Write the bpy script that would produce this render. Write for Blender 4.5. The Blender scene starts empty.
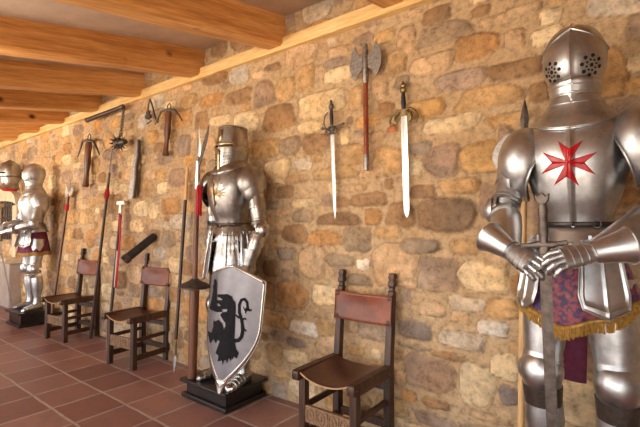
import bpy, bmesh, math, random
import numpy as np
from mathutils import Vector, Matrix, Quaternion
PI = math.pi
random.seed(7)
scene = bpy.context.scene
COL = scene.collection

# ------------------------------------------------------------------ camera
cam_d = bpy.data.cameras.new('camera'); cam = bpy.data.objects.new('camera', cam_d); COL.objects.link(cam)
cam_d.sensor_width = 36.0; cam_d.lens = 36.0 * 415.0 / 640.0; cam_d.clip_start = 0.05
YAW = math.radians(52.45); PITCH = math.radians(1.45)
cam.location = (0, -2.4, 1.35)
fw = Vector((-math.cos(YAW) * math.cos(PITCH), math.sin(YAW) * math.cos(PITCH), math.sin(PITCH)))
cam.rotation_euler = fw.to_track_quat('-Z', 'Y').to_euler()
scene.camera = cam

# ------------------------------------------------------------------ world, lights, exposure
scene.view_settings.view_transform = 'Standard'; scene.view_settings.look = 'None'
scene.view_settings.gamma = 1; scene.view_settings.use_curve_mapping = False
scene.view_settings.exposure = 0.50
world = bpy.data.worlds.new('world'); scene.world = world; world.use_nodes = True
wn = world.node_tree; wn.nodes.clear()
wo = wn.nodes.new('ShaderNodeOutputWorld'); wb = wn.nodes.new('ShaderNodeBackground')
tc = wn.nodes.new('ShaderNodeTexCoord'); sx = wn.nodes.new('ShaderNodeSeparateXYZ'); rp = wn.nodes.new('ShaderNodeValToRGB')
mr = wn.nodes.new('ShaderNodeMapRange'); mr.inputs['From Min'].default_value = -1; mr.inputs['From Max'].default_value = 1
wn.links.new(tc.outputs['Generated'], sx.inputs[0]); wn.links.new(sx.outputs['Z'], mr.inputs['Value']); wn.links.new(mr.outputs[0], rp.inputs[0])
cr = rp.color_ramp; cr.elements[0].position = 0.46; cr.elements[0].color = (0.46, 0.41, 0.36, 1)
cr.elements[1].position = 0.54; cr.elements[1].color = (0.86, 0.93, 1.0, 1)
wn.links.new(rp.outputs[0], wb.inputs['Color']); wb.inputs['Strength'].default_value = 4.2
wn.links.new(wb.outputs[0], wo.inputs[0])

def area(name, loc, target, sx_, sy_, power, color, portal=False):
    d = bpy.data.lights.new(name, 'AREA'); d.shape = 'RECTANGLE'; d.size = sx_; d.size_y = sy_; d.energy = power; d.color = color
    if portal: d.cycles.is_portal = True
    o = bpy.data.objects.new(name, d); COL.objects.link(o); o.location = loc
    o.rotation_euler = (Vector(target) - Vector(loc)).to_track_quat('-Z', 'Z').to_euler(); return o
BAYS = [(-10.0, -7.4), (-6.9, -4.3), (-3.8, -1.2), (-0.7, 1.9)]
for a, b in BAYS:
    area('window_portal', ((a + b) / 2, -4.25, 1.03), ((a + b) / 2, 0, 1.03), b - a, 2.0, 1, (1, 1, 1), True)
sd_ = bpy.data.lights.new('sun', 'SUN'); sd_.energy = 8.0; sd_.color = (1.0, 0.94, 0.86); sd_.angle = math.radians(0.6)
so_ = bpy.data.objects.new('sun', sd_); COL.objects.link(so_); so_.rotation_euler = Vector((0.35, 0.62, -1.0)).to_track_quat('-Z', 'Y').to_euler()
def spot(name, loc, target, power, color, ang=100, rad=0.26):
    d = bpy.data.lights.new(name, 'SPOT'); d.energy = power; d.color = color; d.spot_size = math.radians(ang); d.spot_blend = 0.8; d.shadow_soft_size = rad
    o = bpy.data.objects.new(name, d); COL.objects.link(o); o.location = loc
    o.rotation_euler = (Vector(target) - Vector(loc)).to_track_quat('-Z', 'Z').to_euler(); return o
WARM = (1.0, 0.88, 0.72)
spot('fill_spot', (-3.3, -2.3, 1.95), (-2.4, 0, 2.35), 58, WARM, 120)  # added warm fills without fixtures, to brighten the upper wall and ceiling
spot('fill_spot', (-1.5, -2.5, 1.95), (-0.6, 0, 2.35), 58, WARM, 120)
spot('fill_spot', (-6.6, -2.3, 1.85), (-6.6, -0.4, 2.6), 120, WARM, 140)
spot('fill_spot', (-9.0, -2.3, 1.85), (-8.8, -0.4, 2.6), 90, WARM, 140)

# ------------------------------------------------------------------ colours & materials
def srgb(h, k=1.0):
    h = h.lstrip('#'); r = []
    for i in (0, 2, 4):
        c = int(h[i:i + 2], 16) / 255
        r.append((c / 12.92 if c <= 0.04045 else ((c + 0.055) / 1.055) ** 2.4) * k)
    return (r[0], r[1], r[2], 1.0)

def newmat(name):
    m = bpy.data.materials.new(name); m.use_nodes = True; nt = m.node_tree
    b = nt.nodes['Principled BSDF']; return m, nt, b
def N(nt, t, **kw):
    n = nt.nodes.new(t)
    for k, v in kw.items():
        if k in n.inputs: n.inputs[k].default_value = v
        else: setattr(n, k, v)
    return n
def mapping(nt, scale=(1, 1, 1), coord='Object', rot=0.0):
    t = nt.nodes.new('ShaderNodeTexCoord'); m = nt.nodes.new('ShaderNodeMapping'); m.inputs['Scale'].default_value = scale; m.vector_type = 'POINT'
    if rot:
        m0 = nt.nodes.new('ShaderNodeMapping'); m0.inputs['Rotation'].default_value = (rot, 0, 0); nt.links.new(t.outputs[coord], m0.inputs[0]); nt.links.new(m0.outputs[0], m.inputs[0]); return m.outputs[0]
    nt.links.new(t.outputs[coord], m.inputs[0]); return m.outputs[0]
def noise(nt, vec, scale, detail=4, rough=0.6):
    n = N(nt, 'ShaderNodeTexNoise'); n.inputs['Scale'].default_value = scale; n.inputs['Detail'].default_value = detail
    n.inputs['Roughness'].default_value = rough; nt.links.new(vec, n.inputs['Vector']); return n.outputs['Fac']
def ramp(nt, fac, stops):
    r = nt.nodes.new('ShaderNodeValToRGB'); e = r.color_ramp
    while len(e.elements) > 1: e.elements.remove(e.elements[-1])
    e.elements[0].position = stops[0][0]; e.elements[0].color = stops[0][1]
    for p, c in stops[1:]:
        x = e.elements.new(p); x.color = c
    nt.links.new(fac, r.inputs[0]); return r.outputs[0]
def bump(nt, b, h, strength, dist=0.01):
    n = nt.nodes.new('ShaderNodeBump'); n.inputs['Strength'].default_value = strength; n.inputs['Distance'].default_value = dist
    nt.links.new(h, n.inputs['Height']); nt.links.new(n.outputs[0], b.inputs['Normal']); return n
def mix(nt, fac, a, b, mode='MIX'):
    n = nt.nodes.new('ShaderNodeMix'); n.data_type = 'RGBA'; n.blend_type = mode
    for s, i in ((fac, 0), (a, 6), (b, 7)):
        if hasattr(s, 'links') or hasattr(s, 'is_output'): nt.links.new(s, n.inputs[i])
        else: n.inputs[i].default_value = s
    return n.outputs[2]
def simple(name, col, rough=0.6, metal=0.0, nscale=30, var=0.25, bmp=0.15, spec=None):
    m, nt, b = newmat(name); v = mapping(nt)
    f = noise(nt, v, nscale)
    c1 = tuple(x * (1 - var) for x in col[:3]) + (1,); c2 = tuple(min(1, x * (1 + var)) for x in col[:3]) + (1,)
    nt.links.new(ramp(nt, f, [(0.3, c1), (0.7, c2)]), b.inputs['Base Color'])
    b.inputs['Roughness'].default_value = rough; b.inputs['Metallic'].default_value = metal
    if spec is not None: b.inputs['Specular IOR Level'].default_value = spec
    if bmp: bump(nt, b, f, bmp, 0.004)
    return m
def steel(name, light, dark, r0=0.2, r1=0.42, stain=0.5, bmp=0.25):
    m, nt, b = newmat(name); v = mapping(nt)
    f = noise(nt, v, 6, 6, 0.65); g = noise(nt, v, 55, 4)
    nt.links.new(ramp(nt, f, [(stain - 0.16, dark), (stain + 0.1, light)]), b.inputs['Base Color'])
    mr = nt.nodes.new('ShaderNodeMapRange'); nt.links.new(f, mr.inputs[0])
    mr.inputs['From Min'].default_value = 0.35; mr.inputs['From Max'].default_value = 0.65; mr.inputs['To Min'].default_value = r1; mr.inputs['To Max'].default_value = r0
    nt.links.new(mr.outputs[0], b.inputs['Roughness']); b.inputs['Metallic'].default_value = 1.0
    lo = noise(nt, v, 9, 2, 0.4)
    bump(nt, b, lo, bmp, 0.012); return m
def wood(name, c1, c2, c3, scale=(1, 1, 1), rough=0.5, knots=False, ring=7.0, bmp=0.3, rot=0.0):
    m, nt, b = newmat(name); v = mapping(nt, scale, rot=rot)
    f = noise(nt, v, ring, 6, 0.6); g = noise(nt, mapping(nt, tuple(s * 4 for s in scale), rot=rot), ring, 3)
    c = ramp(nt, f, [(0.3, c1), (0.5, c2), (0.72, c3)])
    gg = ramp(nt, g, [(0.35, (0.80, 0.76, 0.70, 1)), (0.6, (1, 1, 1, 1))])
    c = mix(nt, 0.7, c, gg, 'MULTIPLY')
    if knots:
        vo = N(nt, 'ShaderNodeTexVoronoi'); vo.inputs['Scale'].default_value = 3.2
        nt.links.new(mapping(nt, (1.0, 0.75, 1.0)), vo.inputs['Vector'])
        k = ramp(nt, vo.outputs['Distance'], [(0.05, (1, 1, 1, 1)), (0.13, (0, 0, 0, 1))])
        c = mix(nt, k, c, srgb('#4a2410'))
    nt.links.new(c, b.inputs['Base Color']); b.inputs['Roughness'].default_value = rough
    if bmp: bump(nt, b, g, bmp, 0.003)
    return m
def leather(name, c1, c2, rough=0.38):
    m, nt, b = newmat(name); v = mapping(nt); f = noise(nt, v, 9, 5); g = noise(nt, v, 120, 3)
    nt.links.new(ramp(nt, f, [(0.3, c1), (0.68, c2)]), b.inputs['Base Color']); b.inputs['Roughness'].default_value = rough
    bump(nt, b, g, 0.25, 0.002); return m

M = {}
M['pine'] = wood('honey_pine', srgb('#b87c42'), srgb('#db9d5a'), srgb('#eab97a'), (6, 0.4, 6), 0.45, True, 3.0, rot=-0.173)
M['ledge'] = wood('pale_pine', srgb('#d3a462'), srgb('#e6bf80'), srgb('#f0d29b'), (0.5, 6, 6), 0.6, False, 3.0)
M['boards'] = simple('ceiling_board', srgb('#b59b86'), 0.8, 0, 5, 0.12, 0.1)
M['steel'] = steel('polished_steel', (0.58, 0.59, 0.60, 1), (0.27, 0.27, 0.28, 1), 0.31, 0.46, 0.45, 0.25)
M['steel_old'] = steel('worn_steel', (0.50, 0.49, 0.47, 1), (0.20, 0.18, 0.17, 1), 0.22, 0.44, 0.48, 0.25)
M['steel_pale'] = steel('pale_steel', (0.80, 0.77, 0.72, 1), (0.55, 0.50, 0.44, 1), 0.25, 0.45, 0.42)
M['steel_rim'] = simple('steel_edge', (0.75, 0.72, 0.68), 0.25, 1.0, 40, 0.1, 0)
M['blade_grey'] = simple('grey_sword_steel', (0.48, 0.47, 0.46), 0.38, 1.0, 40, 0.25, 0.15)
M['blade'] = simple('sword_steel', (0.66, 0.65, 0.63), 0.3, 1.0, 30, 0.1, 0.05)
M['blade_old'] = simple('grey_forged_steel', (0.33, 0.30, 0.28), 0.5, 1.0, 45, 0.35, 0.3)
M['iron'] = simple('dark_iron', (0.13, 0.11, 0.10), 0.5, 0.85, 40, 0.3, 0.3)
M['dark'] = simple('hole_shade', (0.008, 0.007, 0.006), 0.9, 0, 20, 0.1, 0)  # black colour standing in for the shade inside holes and slits
M['brass'] = simple('aged_brass', (0.55, 0.42, 0.24), 0.35, 1.0, 30, 0.3, 0.1)
M['bronze'] = simple('dark_bronze', (0.24, 0.17, 0.08), 0.45, 1.0, 60, 0.4, 0.3)
M['walnut'] = wood('dark_walnut', srgb('#2a1a12'), srgb('#452b1d'), srgb('#5c3c28'), (9, 9, 0.9), 0.42, False, 4.0)
M['walnut_h'] = wood('dark_walnut_rail', srgb('#2a1a12'), srgb('#452b1d'), srgb('#5c3c28'), (0.9, 3, 9), 0.42, False, 4.0)
M['carved'] = simple('carved_walnut', srgb('#86664a'), 0.55, 0, 60, 0.35, 0.6)
M['shaft'] = wood('brown_shaft', srgb('#4a2a18'), srgb('#6e422a'), srgb('#855434'), (20, 20, 1.2), 0.4, False, 3.0)
M['shaft_dark'] = wood('dark_shaft', srgb('#24140e'), srgb('#3c2418'), srgb('#4d3022'), (20, 20, 1.2), 0.4, False, 3.0)
M['shaft_pale'] = wood('pale_shaft', srgb('#c79a62'), srgb('#dcb27c'), srgb('#e8c492'), (20, 20, 1.2), 0.5, False, 3.0)
M['redwood'] = wood('reddish_shaft', srgb('#5e2814'), srgb('#8a4022'), srgb('#9c5230'), (20, 20, 2), 0.35, False, 3.0)
M['plinth'] = simple('black_lacquer', (0.018, 0.013, 0.011), 0.3, 0, 12, 0.5, 0.15)
M['leather'] = leather('tan_leather', srgb('#5e2c1a'), srgb('#8a4628'))
M['leather_dark'] = leather('brown_leather', srgb('#3c1f16'), srgb('#5c3224'), 0.33)
M['leather_edge'] = simple('cut_leather_edge', srgb('#b89a72'), 0.8, 0, 40, 0.2, 0.2)
M['black_leather'] = leather('black_leather', (0.012, 0.010, 0.010, 1), (0.035, 0.03, 0.03, 1), 0.45)
M['strap'] = simple('dark_band', srgb('#4a403a'), 0.4, 0.5, 50, 0.3, 0.2)
M['red'] = simple('red_cloth', srgb('#b0101c'), 0.7, 0, 40, 0.25, 0.3)
M['red_paint'] = simple('red_enamel', srgb('#a80f1a'), 0.35, 0, 25, 0.12, 0.1)
M['black_paint'] = simple('black_enamel', (0.010, 0.009, 0.012), 0.75, 0, 30, 0.3, 0, 0.15)
M['gold'] = simple('gold_fringe', srgb('#a07a38'), 0.55, 0.1, 80, 0.4, 0.4)
M['blade_dark'] = simple('brown_grey_steel', (0.14, 0.115, 0.10), 0.5, 0.9, 35, 0.35, 0.3)
M['field'] = simple('shield_field', srgb('#7c787b'), 0.38, 0.6, 14, 0.12, 0.15)
M['white'] = simple('pale_linen', srgb('#d8cbb8'), 0.8, 0, 30, 0.1, 0.1)
M['plaster'] = simple('grey_plaster', srgb('#b0a094'), 0.85, 0, 5, 0.15, 0.3)
M['sill'] = simple('pale_stone', srgb('#d3bfa2'), 0.75, 0, 9, 0.18, 0.35)
M['cap'] = simple('dark_cap', srgb('#3a2c20'), 0.6, 0.2, 20, 0.3, 0.1)

def brocade():
    m, nt, b = newmat('purple_brocade'); v = mapping(nt, (1, 1, 1))
    vo = N(nt, 'ShaderNodeTexVoronoi'); vo.inputs['Scale'].default_value = 30; nt.links.new(v, vo.inputs['Vector'])
    f = noise(nt, v, 48, 3, 0.5); w = N(nt, 'ShaderNodeTexWave'); w.inputs['Scale'].default_value = 9; w.inputs['Distortion'].default_value = 8
    nt.links.new(v, w.inputs['Vector'])
    c = ramp(nt, f, [(0.40, srgb('#2e1c48')), (0.48, srgb('#48204c')), (0.52, srgb('#782838')), (0.64, srgb('#7e3a40'))])
    c2 = mix(nt, ramp(nt, vo.outputs['Distance'], [(0.22, (1, 1, 1, 1)), (0.34, (0, 0, 0, 1))]), c, srgb('#84463e'))
    nt.links.new(c2, b.inputs['Base Color']); b.inputs['Roughness'].default_value = 0.6; b.inputs['Sheen Weight'].default_value = 0.3
    bump(nt, b, f, 0.3, 0.004); return m
M['brocade'] = brocade()
M['maroon'] = simple('maroon_velvet', srgb('#6a2440'), 0.75, 0, 25, 0.3, 0.2)

def floor_mat():
    m, nt, b = newmat('terracotta_tiles')
    v = mapping(nt); br = N(nt, 'ShaderNodeTexBrick'); br.offset = 0.0; br.squash = 1.0
    for k, x in (('Scale', 1.0), ('Brick Width', 0.37), ('Row Height', 0.36), ('Mortar Size', 0.011), ('Mortar Smooth', 0.3), ('Bias', 0.0)): br.inputs[k].default_value = x
    mp = nt.nodes.new('ShaderNodeMapping'); mp.inputs['Location'].default_value = (0.1, 0.08, 0)
    nz = N(nt, 'ShaderNodeTexNoise'); nz.inputs['Scale'].default_value = 5
    nt.links.new(v, nz.inputs['Vector'])
    ad = nt.nodes.new('ShaderNodeMix'); ad.data_type = 'RGBA'; ad.blend_type = 'LINEAR_LIGHT'; ad.inputs[0].default_value = 0.012
    nt.links.new(v, ad.inputs[6]); nt.links.new(nz.outputs['Color'], ad.inputs[7]); nt.links.new(ad.outputs[2], mp.inputs[0])
    nt.links.new(mp.outputs[0], br.inputs['Vector'])
    br.inputs['Color1'].default_value = srgb('#895e56'); br.inputs['Color2'].default_value = srgb('#a87f74'); br.inputs['Mortar'].default_value = srgb('#bcaca2')
    f = noise(nt, v, 7, 6, 0.7); g = noise(nt, v, 45, 3)
    dirt = ramp(nt, f, [(0.3, (0.62, 0.58, 0.60, 1)), (0.55, (1, 1, 1, 1)), (0.75, (1.0, 0.86, 0.72, 1))])
    c = mix(nt, 0.85, br.outputs['Color'], dirt, 'MULTIPLY')
    nt.links.new(c, b.inputs['Base Color'])
    nt.links.new(ramp(nt, f, [(0.3, (0.28,) * 3 + (1,)), (0.7, (0.5,) * 3 + (1,))]), b.inputs['Roughness'])
    mn = nt.nodes.new('ShaderNodeMath'); mn.operation = 'MULTIPLY_ADD'; mn.inputs[1].default_value = -1.0
    nt.links.new(br.outputs['Fac'], mn.inputs[0]); nt.links.new(f, mn.inputs[2])
    bump(nt, b, mn.outputs[0], 0.35, 0.006); return m
M['floor'] = floor_mat()
def stone_mat():
    m, nt, b = newmat('rubble_stone'); at = N(nt, 'ShaderNodeAttribute'); at.attribute_name = 'stone'
    v = mapping(nt); f = noise(nt, v, 26, 6, 0.7); g = noise(nt, v, 130, 4, 0.7); h = noise(nt, v, 3.2, 4)
    c = mix(nt, 1.0, at.outputs['Color'], ramp(nt, f, [(0.30, (0.58, 0.52, 0.47, 1)), (0.48, (1, 1, 1, 1)), (0.68, (1.3, 1.26, 1.2, 1))]), 'MULTIPLY')
    c = mix(nt, 0.8, c, ramp(nt, h, [(0.3, (0.86, 0.78, 0.68, 1)), (0.6, (1, 1, 1, 1))]), 'MULTIPLY')
    nt.links.new(c, b.inputs['Base Color']); b.inputs['Roughness'].default_value = 0.85; b.inputs['Specular IOR Level'].default_value = 0.25
    ad = nt.nodes.new('ShaderNodeMath'); ad.operation = 'ADD'; nt.links.new(f, ad.inputs[0]); nt.links.new(g, ad.inputs[1])
    bump(nt, b, ad.outputs[0], 0.8, 0.014); return m
M['stone'] = stone_mat()

# ------------------------------------------------------------------ mesh helpers
class MB:
    def __init__(s): s.v = []; s.f = []
    def add(s, vs, fs):
        o = len(s.v); s.v += [Vector(p) for p in vs]; s.f += [tuple(i + o for i in f) for f in fs]; return s
    def box(s, a, b, taper=None):
        x0, y0, z0 = a; x1, y1, z1 = b
        s.add([(x0, y0, z0), (x1, y0, z0), (x1, y1, z0), (x0, y1, z0), (x0, y0, z1), (x1, y0, z1), (x1, y1, z1), (x0, y1, z1)],
              [(0, 3, 2, 1), (4, 5, 6, 7), (0, 1, 5, 4), (1, 2, 6, 5), (2, 3, 7, 6), (3, 0, 4, 7)]); return s
    def bar(s, p, q, w, d, up=(0, 0, 1), w2=None, d2=None):
        p = Vector(p); q = Vector(q); t = (q - p).normalized(); u = Vector(up)
        a = t.cross(u)
        if a.length < 1e-4: a = t.cross(Vector((1, 0, 0)))
        a.normalize(); b = a.cross(t); w2 = w2 or w; d2 = d2 or d; vs = []
        for c, ww, dd in ((p, w, d), (q, w2, d2)):
            for i, j in ((-1, -1), (1, -1), (1, 1), (-1, 1)): vs.append(c + a * i * ww / 2 + b * j * dd / 2)
        s.add(vs, [(0, 1, 2, 3), (7, 6, 5, 4), (0, 4, 5, 1), (1, 5, 6, 2), (2, 6, 7, 3), (3, 7, 4, 0)]); return s
    def tube(s, pts, radii, n=12, flat=1.0, ref=None, cap=True):
        """swept tube; flat scales the second cross axis"""
        pts = [Vector(p) for p in pts]
        if not hasattr(radii, '__len__'): radii = [radii] * len(pts)
        prev = None; rings = []
        for i, p in enumerate(pts):
            if i == 0: t = pts[1] - p
            elif i == len(pts) - 1: t = p - pts[-2]
            else: t = (pts[i + 1] - p).normalized() + (p - pts[i - 1]).normalized()
            if t.length < 1e-9: t = prevt
            t = t.normalized(); prevt = t
            if prev is None:
                r = Vector(ref) if ref else (Vector((0, 0, 1)) if abs(t.z) < 0.9 else Vector((1, 0, 0)))
                a = (r - t * r.dot(t)).normalized()
            else: a = (prev - t * prev.dot(t)).normalized()
            prev = a; b = t.cross(a); rr = radii[i]
            ra, rb = rr if hasattr(rr, '__len__') else (rr, rr * flat)
            rings.append([p + a * ra * math.cos(2 * PI * k / n) + b * rb * math.sin(2 * PI * k / n) for k in range(n)])
        return s.rings(rings, cap)
    def rings(s, rings, cap=True, closed=True):
        n = len(rings[0]); vs = [p for r in rings for p in r]; fs = []
        for i in range(len(rings) - 1):
            for k in range(n if closed else n - 1):
                k2 = (k + 1) % n; fs.append((i * n + k, i * n + k2, (i + 1) * n + k2, (i + 1) * n + k))
        if cap and closed: fs.append(tuple(range(n))[::-1]); fs.append(tuple((len(rings) - 1) * n + k for k in range(n)))
        return s.add(vs, fs)
    def lathe(s, prof, c=(0, 0, 0), n=24, axis=(0, 0, 1), sx=1.0, sy=1.0):
        q = Vector((0, 0, 1)).rotation_difference(Vector(axis)); c = Vector(c)
        return s.rings([[c + q @ Vector((r * sx * math.cos(2 * PI * k / n), r * sy * math.sin(2 * PI * k / n), z)) for k in range(n)] for r, z in prof])
    def ball(s, c, r, n=14, m=9):
        if not hasattr(r, '__len__'): r = (r, r, r)
        c = Vector(c); rows = []
        for j in range(m + 1):
            a = PI * min(m - 0.03, max(0.03, j)) / m
            rows.append([c + Vector((r[0] * math.cos(2 * PI * k / n) * math.sin(a), r[1] * math.sin(2 * PI * k / n) * math.sin(a), r[2] * math.cos(a))) for k in range(n)])
        return s.rings(rows)
    def prism(s, poly, t, fr=None):
        """polygon in local XZ extruded along Y by +-t/2; fr maps (x,y,z)->Vector"""
        fr = fr or (lambda x, y, z: Vector((x, y, z))); n = len(poly)
        vs = [fr(x, -t / 2, z) for x, z in poly] + [fr(x, t / 2, z) for x, z in poly]
        fs = [tuple(range(n)), tuple(range(2 * n - 1, n - 1, -1))] + [(i, i + n, (i + 1) % n + n, (i + 1) % n) for i in range(n)]
        return s.add(vs, fs)
    def bevelblade(s, L, t, fr=None):
        """L = list of (z, halfwidth[, xoffset]); diamond section blade lying in XZ"""
        fr = fr or (lambda x, y, z: Vector((x, y, z)))
        rr = []
        for e in L:
            z, w = e[0], max(e[1], 0.0006); x0 = e[2] if len(e) > 2 else 0; tt = t * min(1, w / (L[0][1] + 1e-6) + 0.25)
            rr.append([fr(x0 - w, 0, z), fr(x0, -tt / 2, z), fr(x0 + w, 0, z), fr(x0, tt / 2, z)])
        return s.rings(rr)
    def xf(s, mat):
        s.v = [mat @ p for p in s.v]; return s
    def build(s, name, mat, parent=None, smooth=True, ang=38, mods=(), bevel=0):
        me = bpy.data.meshes.new(name); me.from_pydata([tuple(p) for p in s.v], [], s.f); me.update()
        bm = bmesh.new(); bm.from_mesh(me)
        bmesh.ops.recalc_face_normals(bm, faces=bm.faces)
        for f in bm.faces: f.smooth = smooth
        for e in bm.edges:
            if len(e.link_faces) == 2 and e.calc_face_angle(0) > math.radians(ang): e.smooth = False
        bm.to_mesh(me); bm.free(); me.materials.append(M[mat] if isinstance(mat, str) else mat)
        o = bpy.data.objects.new(name, me); COL.objects.link(o)
        if parent: o.parent = parent
        if bevel:
            b = o.modifiers.new('bevel', 'BEVEL'); b.width = bevel; b.segments = 2; b.limit_method = 'ANGLE'; b.harden_normals = False
        for m_ in mods:
            if m_[0] == 'solid':
                q = o.modifiers.new('solid', 'SOLIDIFY'); q.thickness = m_[1]; q.offset = m_[2] if len(m_) > 2 else -1
        return o
def tag(o, label, cat, group=None):
    o['label'] = label; o['category'] = cat
    if group: o['group'] = group
    return o
def thing(name, label, cat, loc=(0, 0, 0), rz=0, group=None):
    o = bpy.data.objects.new(name, None); COL.objects.link(o); o.location = loc; o.rotation_euler = (0, 0, rz); o.empty_display_size = 0.1
    return tag(o, label, cat, group)
def struct(o): o['kind'] = 'structure'; return o
def copy_tree(o, parent=None):
    c = o.copy(); COL.objects.link(c); c.parent = parent
    for ch in list(o.children): copy_tree(ch, c)
    return c
def catmull(xs, ys, x):
    n = len(xs)
    if x <= xs[0]: return ys[0]
    if x >= xs[-1]: return ys[-1]
    i = max(j for j in range(n - 1) if xs[j] <= x); h = xs[i + 1] - xs[i]; t = (x - xs[i]) / h
    def sl(j):
        if j == 0: return (ys[1] - ys[0]) / (xs[1] - xs[0])
        if j == n - 1: return (ys[-1] - ys[-2]) / (xs[-1] - xs[-2])
        return (ys[j + 1] - ys[j - 1]) / (xs[j + 1] - xs[j - 1])
    a, b = sl(i) * h, sl(i + 1) * h
    return (2 * t**3 - 3 * t**2 + 1) * ys[i] + (t**3 - 2 * t**2 + t) * a + (-2 * t**3 + 3 * t**2) * ys[i + 1] + (t**3 - t**2) * b

# ------------------------------------------------------------------ THE SETTING
XL, XR, YF = -10.5, 2.4, -4.3
SLOPE = 0.195
def roofz(y): return 2.985 + SLOPE * y
o = struct(MB().box((XL - .3, YF, -0.12), (XR + .3, 0.3, 0)).build('floor', 'floor'))
struct(MB().box((XL - 6, -16.0, -0.12), (XR + 6, YF, -0.01)).build('ground', 'sill'))

STONES = """-1.839 2.229 0.198 0.084 c
-1.682 2.413 0.117 0.047 c
-2.421 2.416 0.11 0.096 p
-2.261 2.196 0.163 0.094 b
-1.99 2.447 0.088 0.089 o
-2.146 1.952 0.109 0.067 g
-1.885 1.944 0.122 0.07 b
-2.279 1.763 0.12 0.09 c
-2.188 2.411 0.091 0.085 o
-2.33 2.614 0.084 0.026 b
-1.672 2.58 0.091 0.03 t
-1.62 1.962 0.038 0.057 c
-1.529 2.217 0.053 0.078 o
-1.345 2.256 0.06 0.08 t
-0.908 2.497 0.153 0.058 g
-0.726 2.362 0.117 0.067 O
-0.989 2.321 0.127 0.056 t
-0.811 2.188 0.136 0.052 k
-0.508 2.18 0.134 0.045 b
-0.658 2.059 0.163 0.058 o
-1.032 2.059 0.12 0.052 y
-0.877 1.937 0.156 0.045 c
-0.517 2.346 0.05 0.05 t
-0.369 2.319 0.064 0.042 c
-1.153 2.505 0.058 0.094 t
-1.221 2.389 0.064 0.073 o
-0.632 2.485 0.066 0.02 t
-0.47 2.49 0.081 0.026 t
-0.402 2.038 0.049 0.047 b
-0.557 1.915 0.109 0.034 o
-0.932 1.726 0.102 0.091 p
-0.691 1.726 0.117 0.084 y
-1.064 1.813 0.069 0.039 g
-0.827 1.571 0.108 0.043 o
-1.053 1.549 0.081 0.037 b
-1.203 1.41 0.094 0.072 b
-0.913 1.403 0.176 0.099 d
-1.29 1.759 0.109 0.086 o
-1.398 1.4 0.057 0.05 O
-1.295 1.295 0.091 0.035 o
-1.097 1.701 0.043 0.045 c
-0.645 1.477 0.064 0.082 p
-1.369 1.93 0.053 0.033 t
-1.254 1.964 0.032 0.024 r
-0.571 1.821 0.033 0.066 p
-1.367 1.518 0.056 0.028 b
-1.721 1.713 0.171 0.043 o
-1.409 1.707 0.092 0.046 t
-1.99 1.511 0.126 0.031 c
-1.443 1.514 0.132 0.041 b
-1.687 1.385 0.177 0.042 d
-1.552 1.597 0.098 0.025 t
-1.529 1.244 0.105 0.077 g
-1.804 1.249 0.144 0.048 O
-1.922 1.069 0.114 0.107 t
-1.243 1.085 0.152 0.132 t
-1.476 1.077 0.051 0.035 w
-1.667 1.094 0.116 0.042 g
-2.009 1.41 0.099 0.044 g
-2.175 1.117 0.089 0.044 g
-2.094 1.277 0.116 0.064 b
-1.51 0.971 0.092 0.036 g
-2.069 1.694 0.101 0.027 t
-2.11 0.804 0.152 0.086 O
-1.07 1.212 0.121 0.044 g
-0.801 1.221 0.075 0.042 o
-0.96 1.049 0.118 0.093 q
-0.692 1.057 0.127 0.081 c
-0.617 1.178 0.057 0.061 t
-0.791 0.893 0.094 0.039 l
-1.0 0.845 0.079 0.043 t
-0.825 0.812 0.049 0.034 t
-0.647 0.773 0.079 0.037 w
-1.112 0.696 0.103 0.052 s
-0.823 0.684 0.124 0.046 l
-0.592 0.892 0.084 0.051 o
-0.528 1.024 0.023 0.052 b
-0.893 0.579 0.098 0.019 b
-1.014 0.455 0.154 0.095 p
-0.734 0.443 0.096 0.104 c
-0.585 0.582 0.074 0.069 c
-0.563 0.432 0.05 0.044 s
-0.976 0.282 0.08 0.027 b
-0.979 0.179 0.118 0.035 p
-1.149 0.283 0.047 0.031 O
-0.689 0.284 0.126 0.019 t
-1.113 0.592 0.103 0.014 g
-1.802 0.839 0.108 0.065 c
-1.999 0.574 0.126 0.049 w
-2.066 0.454 0.09 0.033 s
-2.077 0.344 0.12 0.047 c
-2.009 0.132 0.136 0.074 c
-1.801 0.703 0.09 0.029 t
-1.758 0.483 0.115 0.059 t
-2.3 0.32 0.081 0.073 o
-3.351 1.807 0.157 0.051 o"""
CC = dict(c='#e2cba2', o='#c29c6a', g='#94836f', p='#9b8373', b='#94714e', t='#cfae88', O='#c29058', d='#80664e', k='#a89080', y='#caa268', w='#e6dccb', q='#9c8878', l='#c9bca8', s='#77706e', r='#b0623a')
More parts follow.
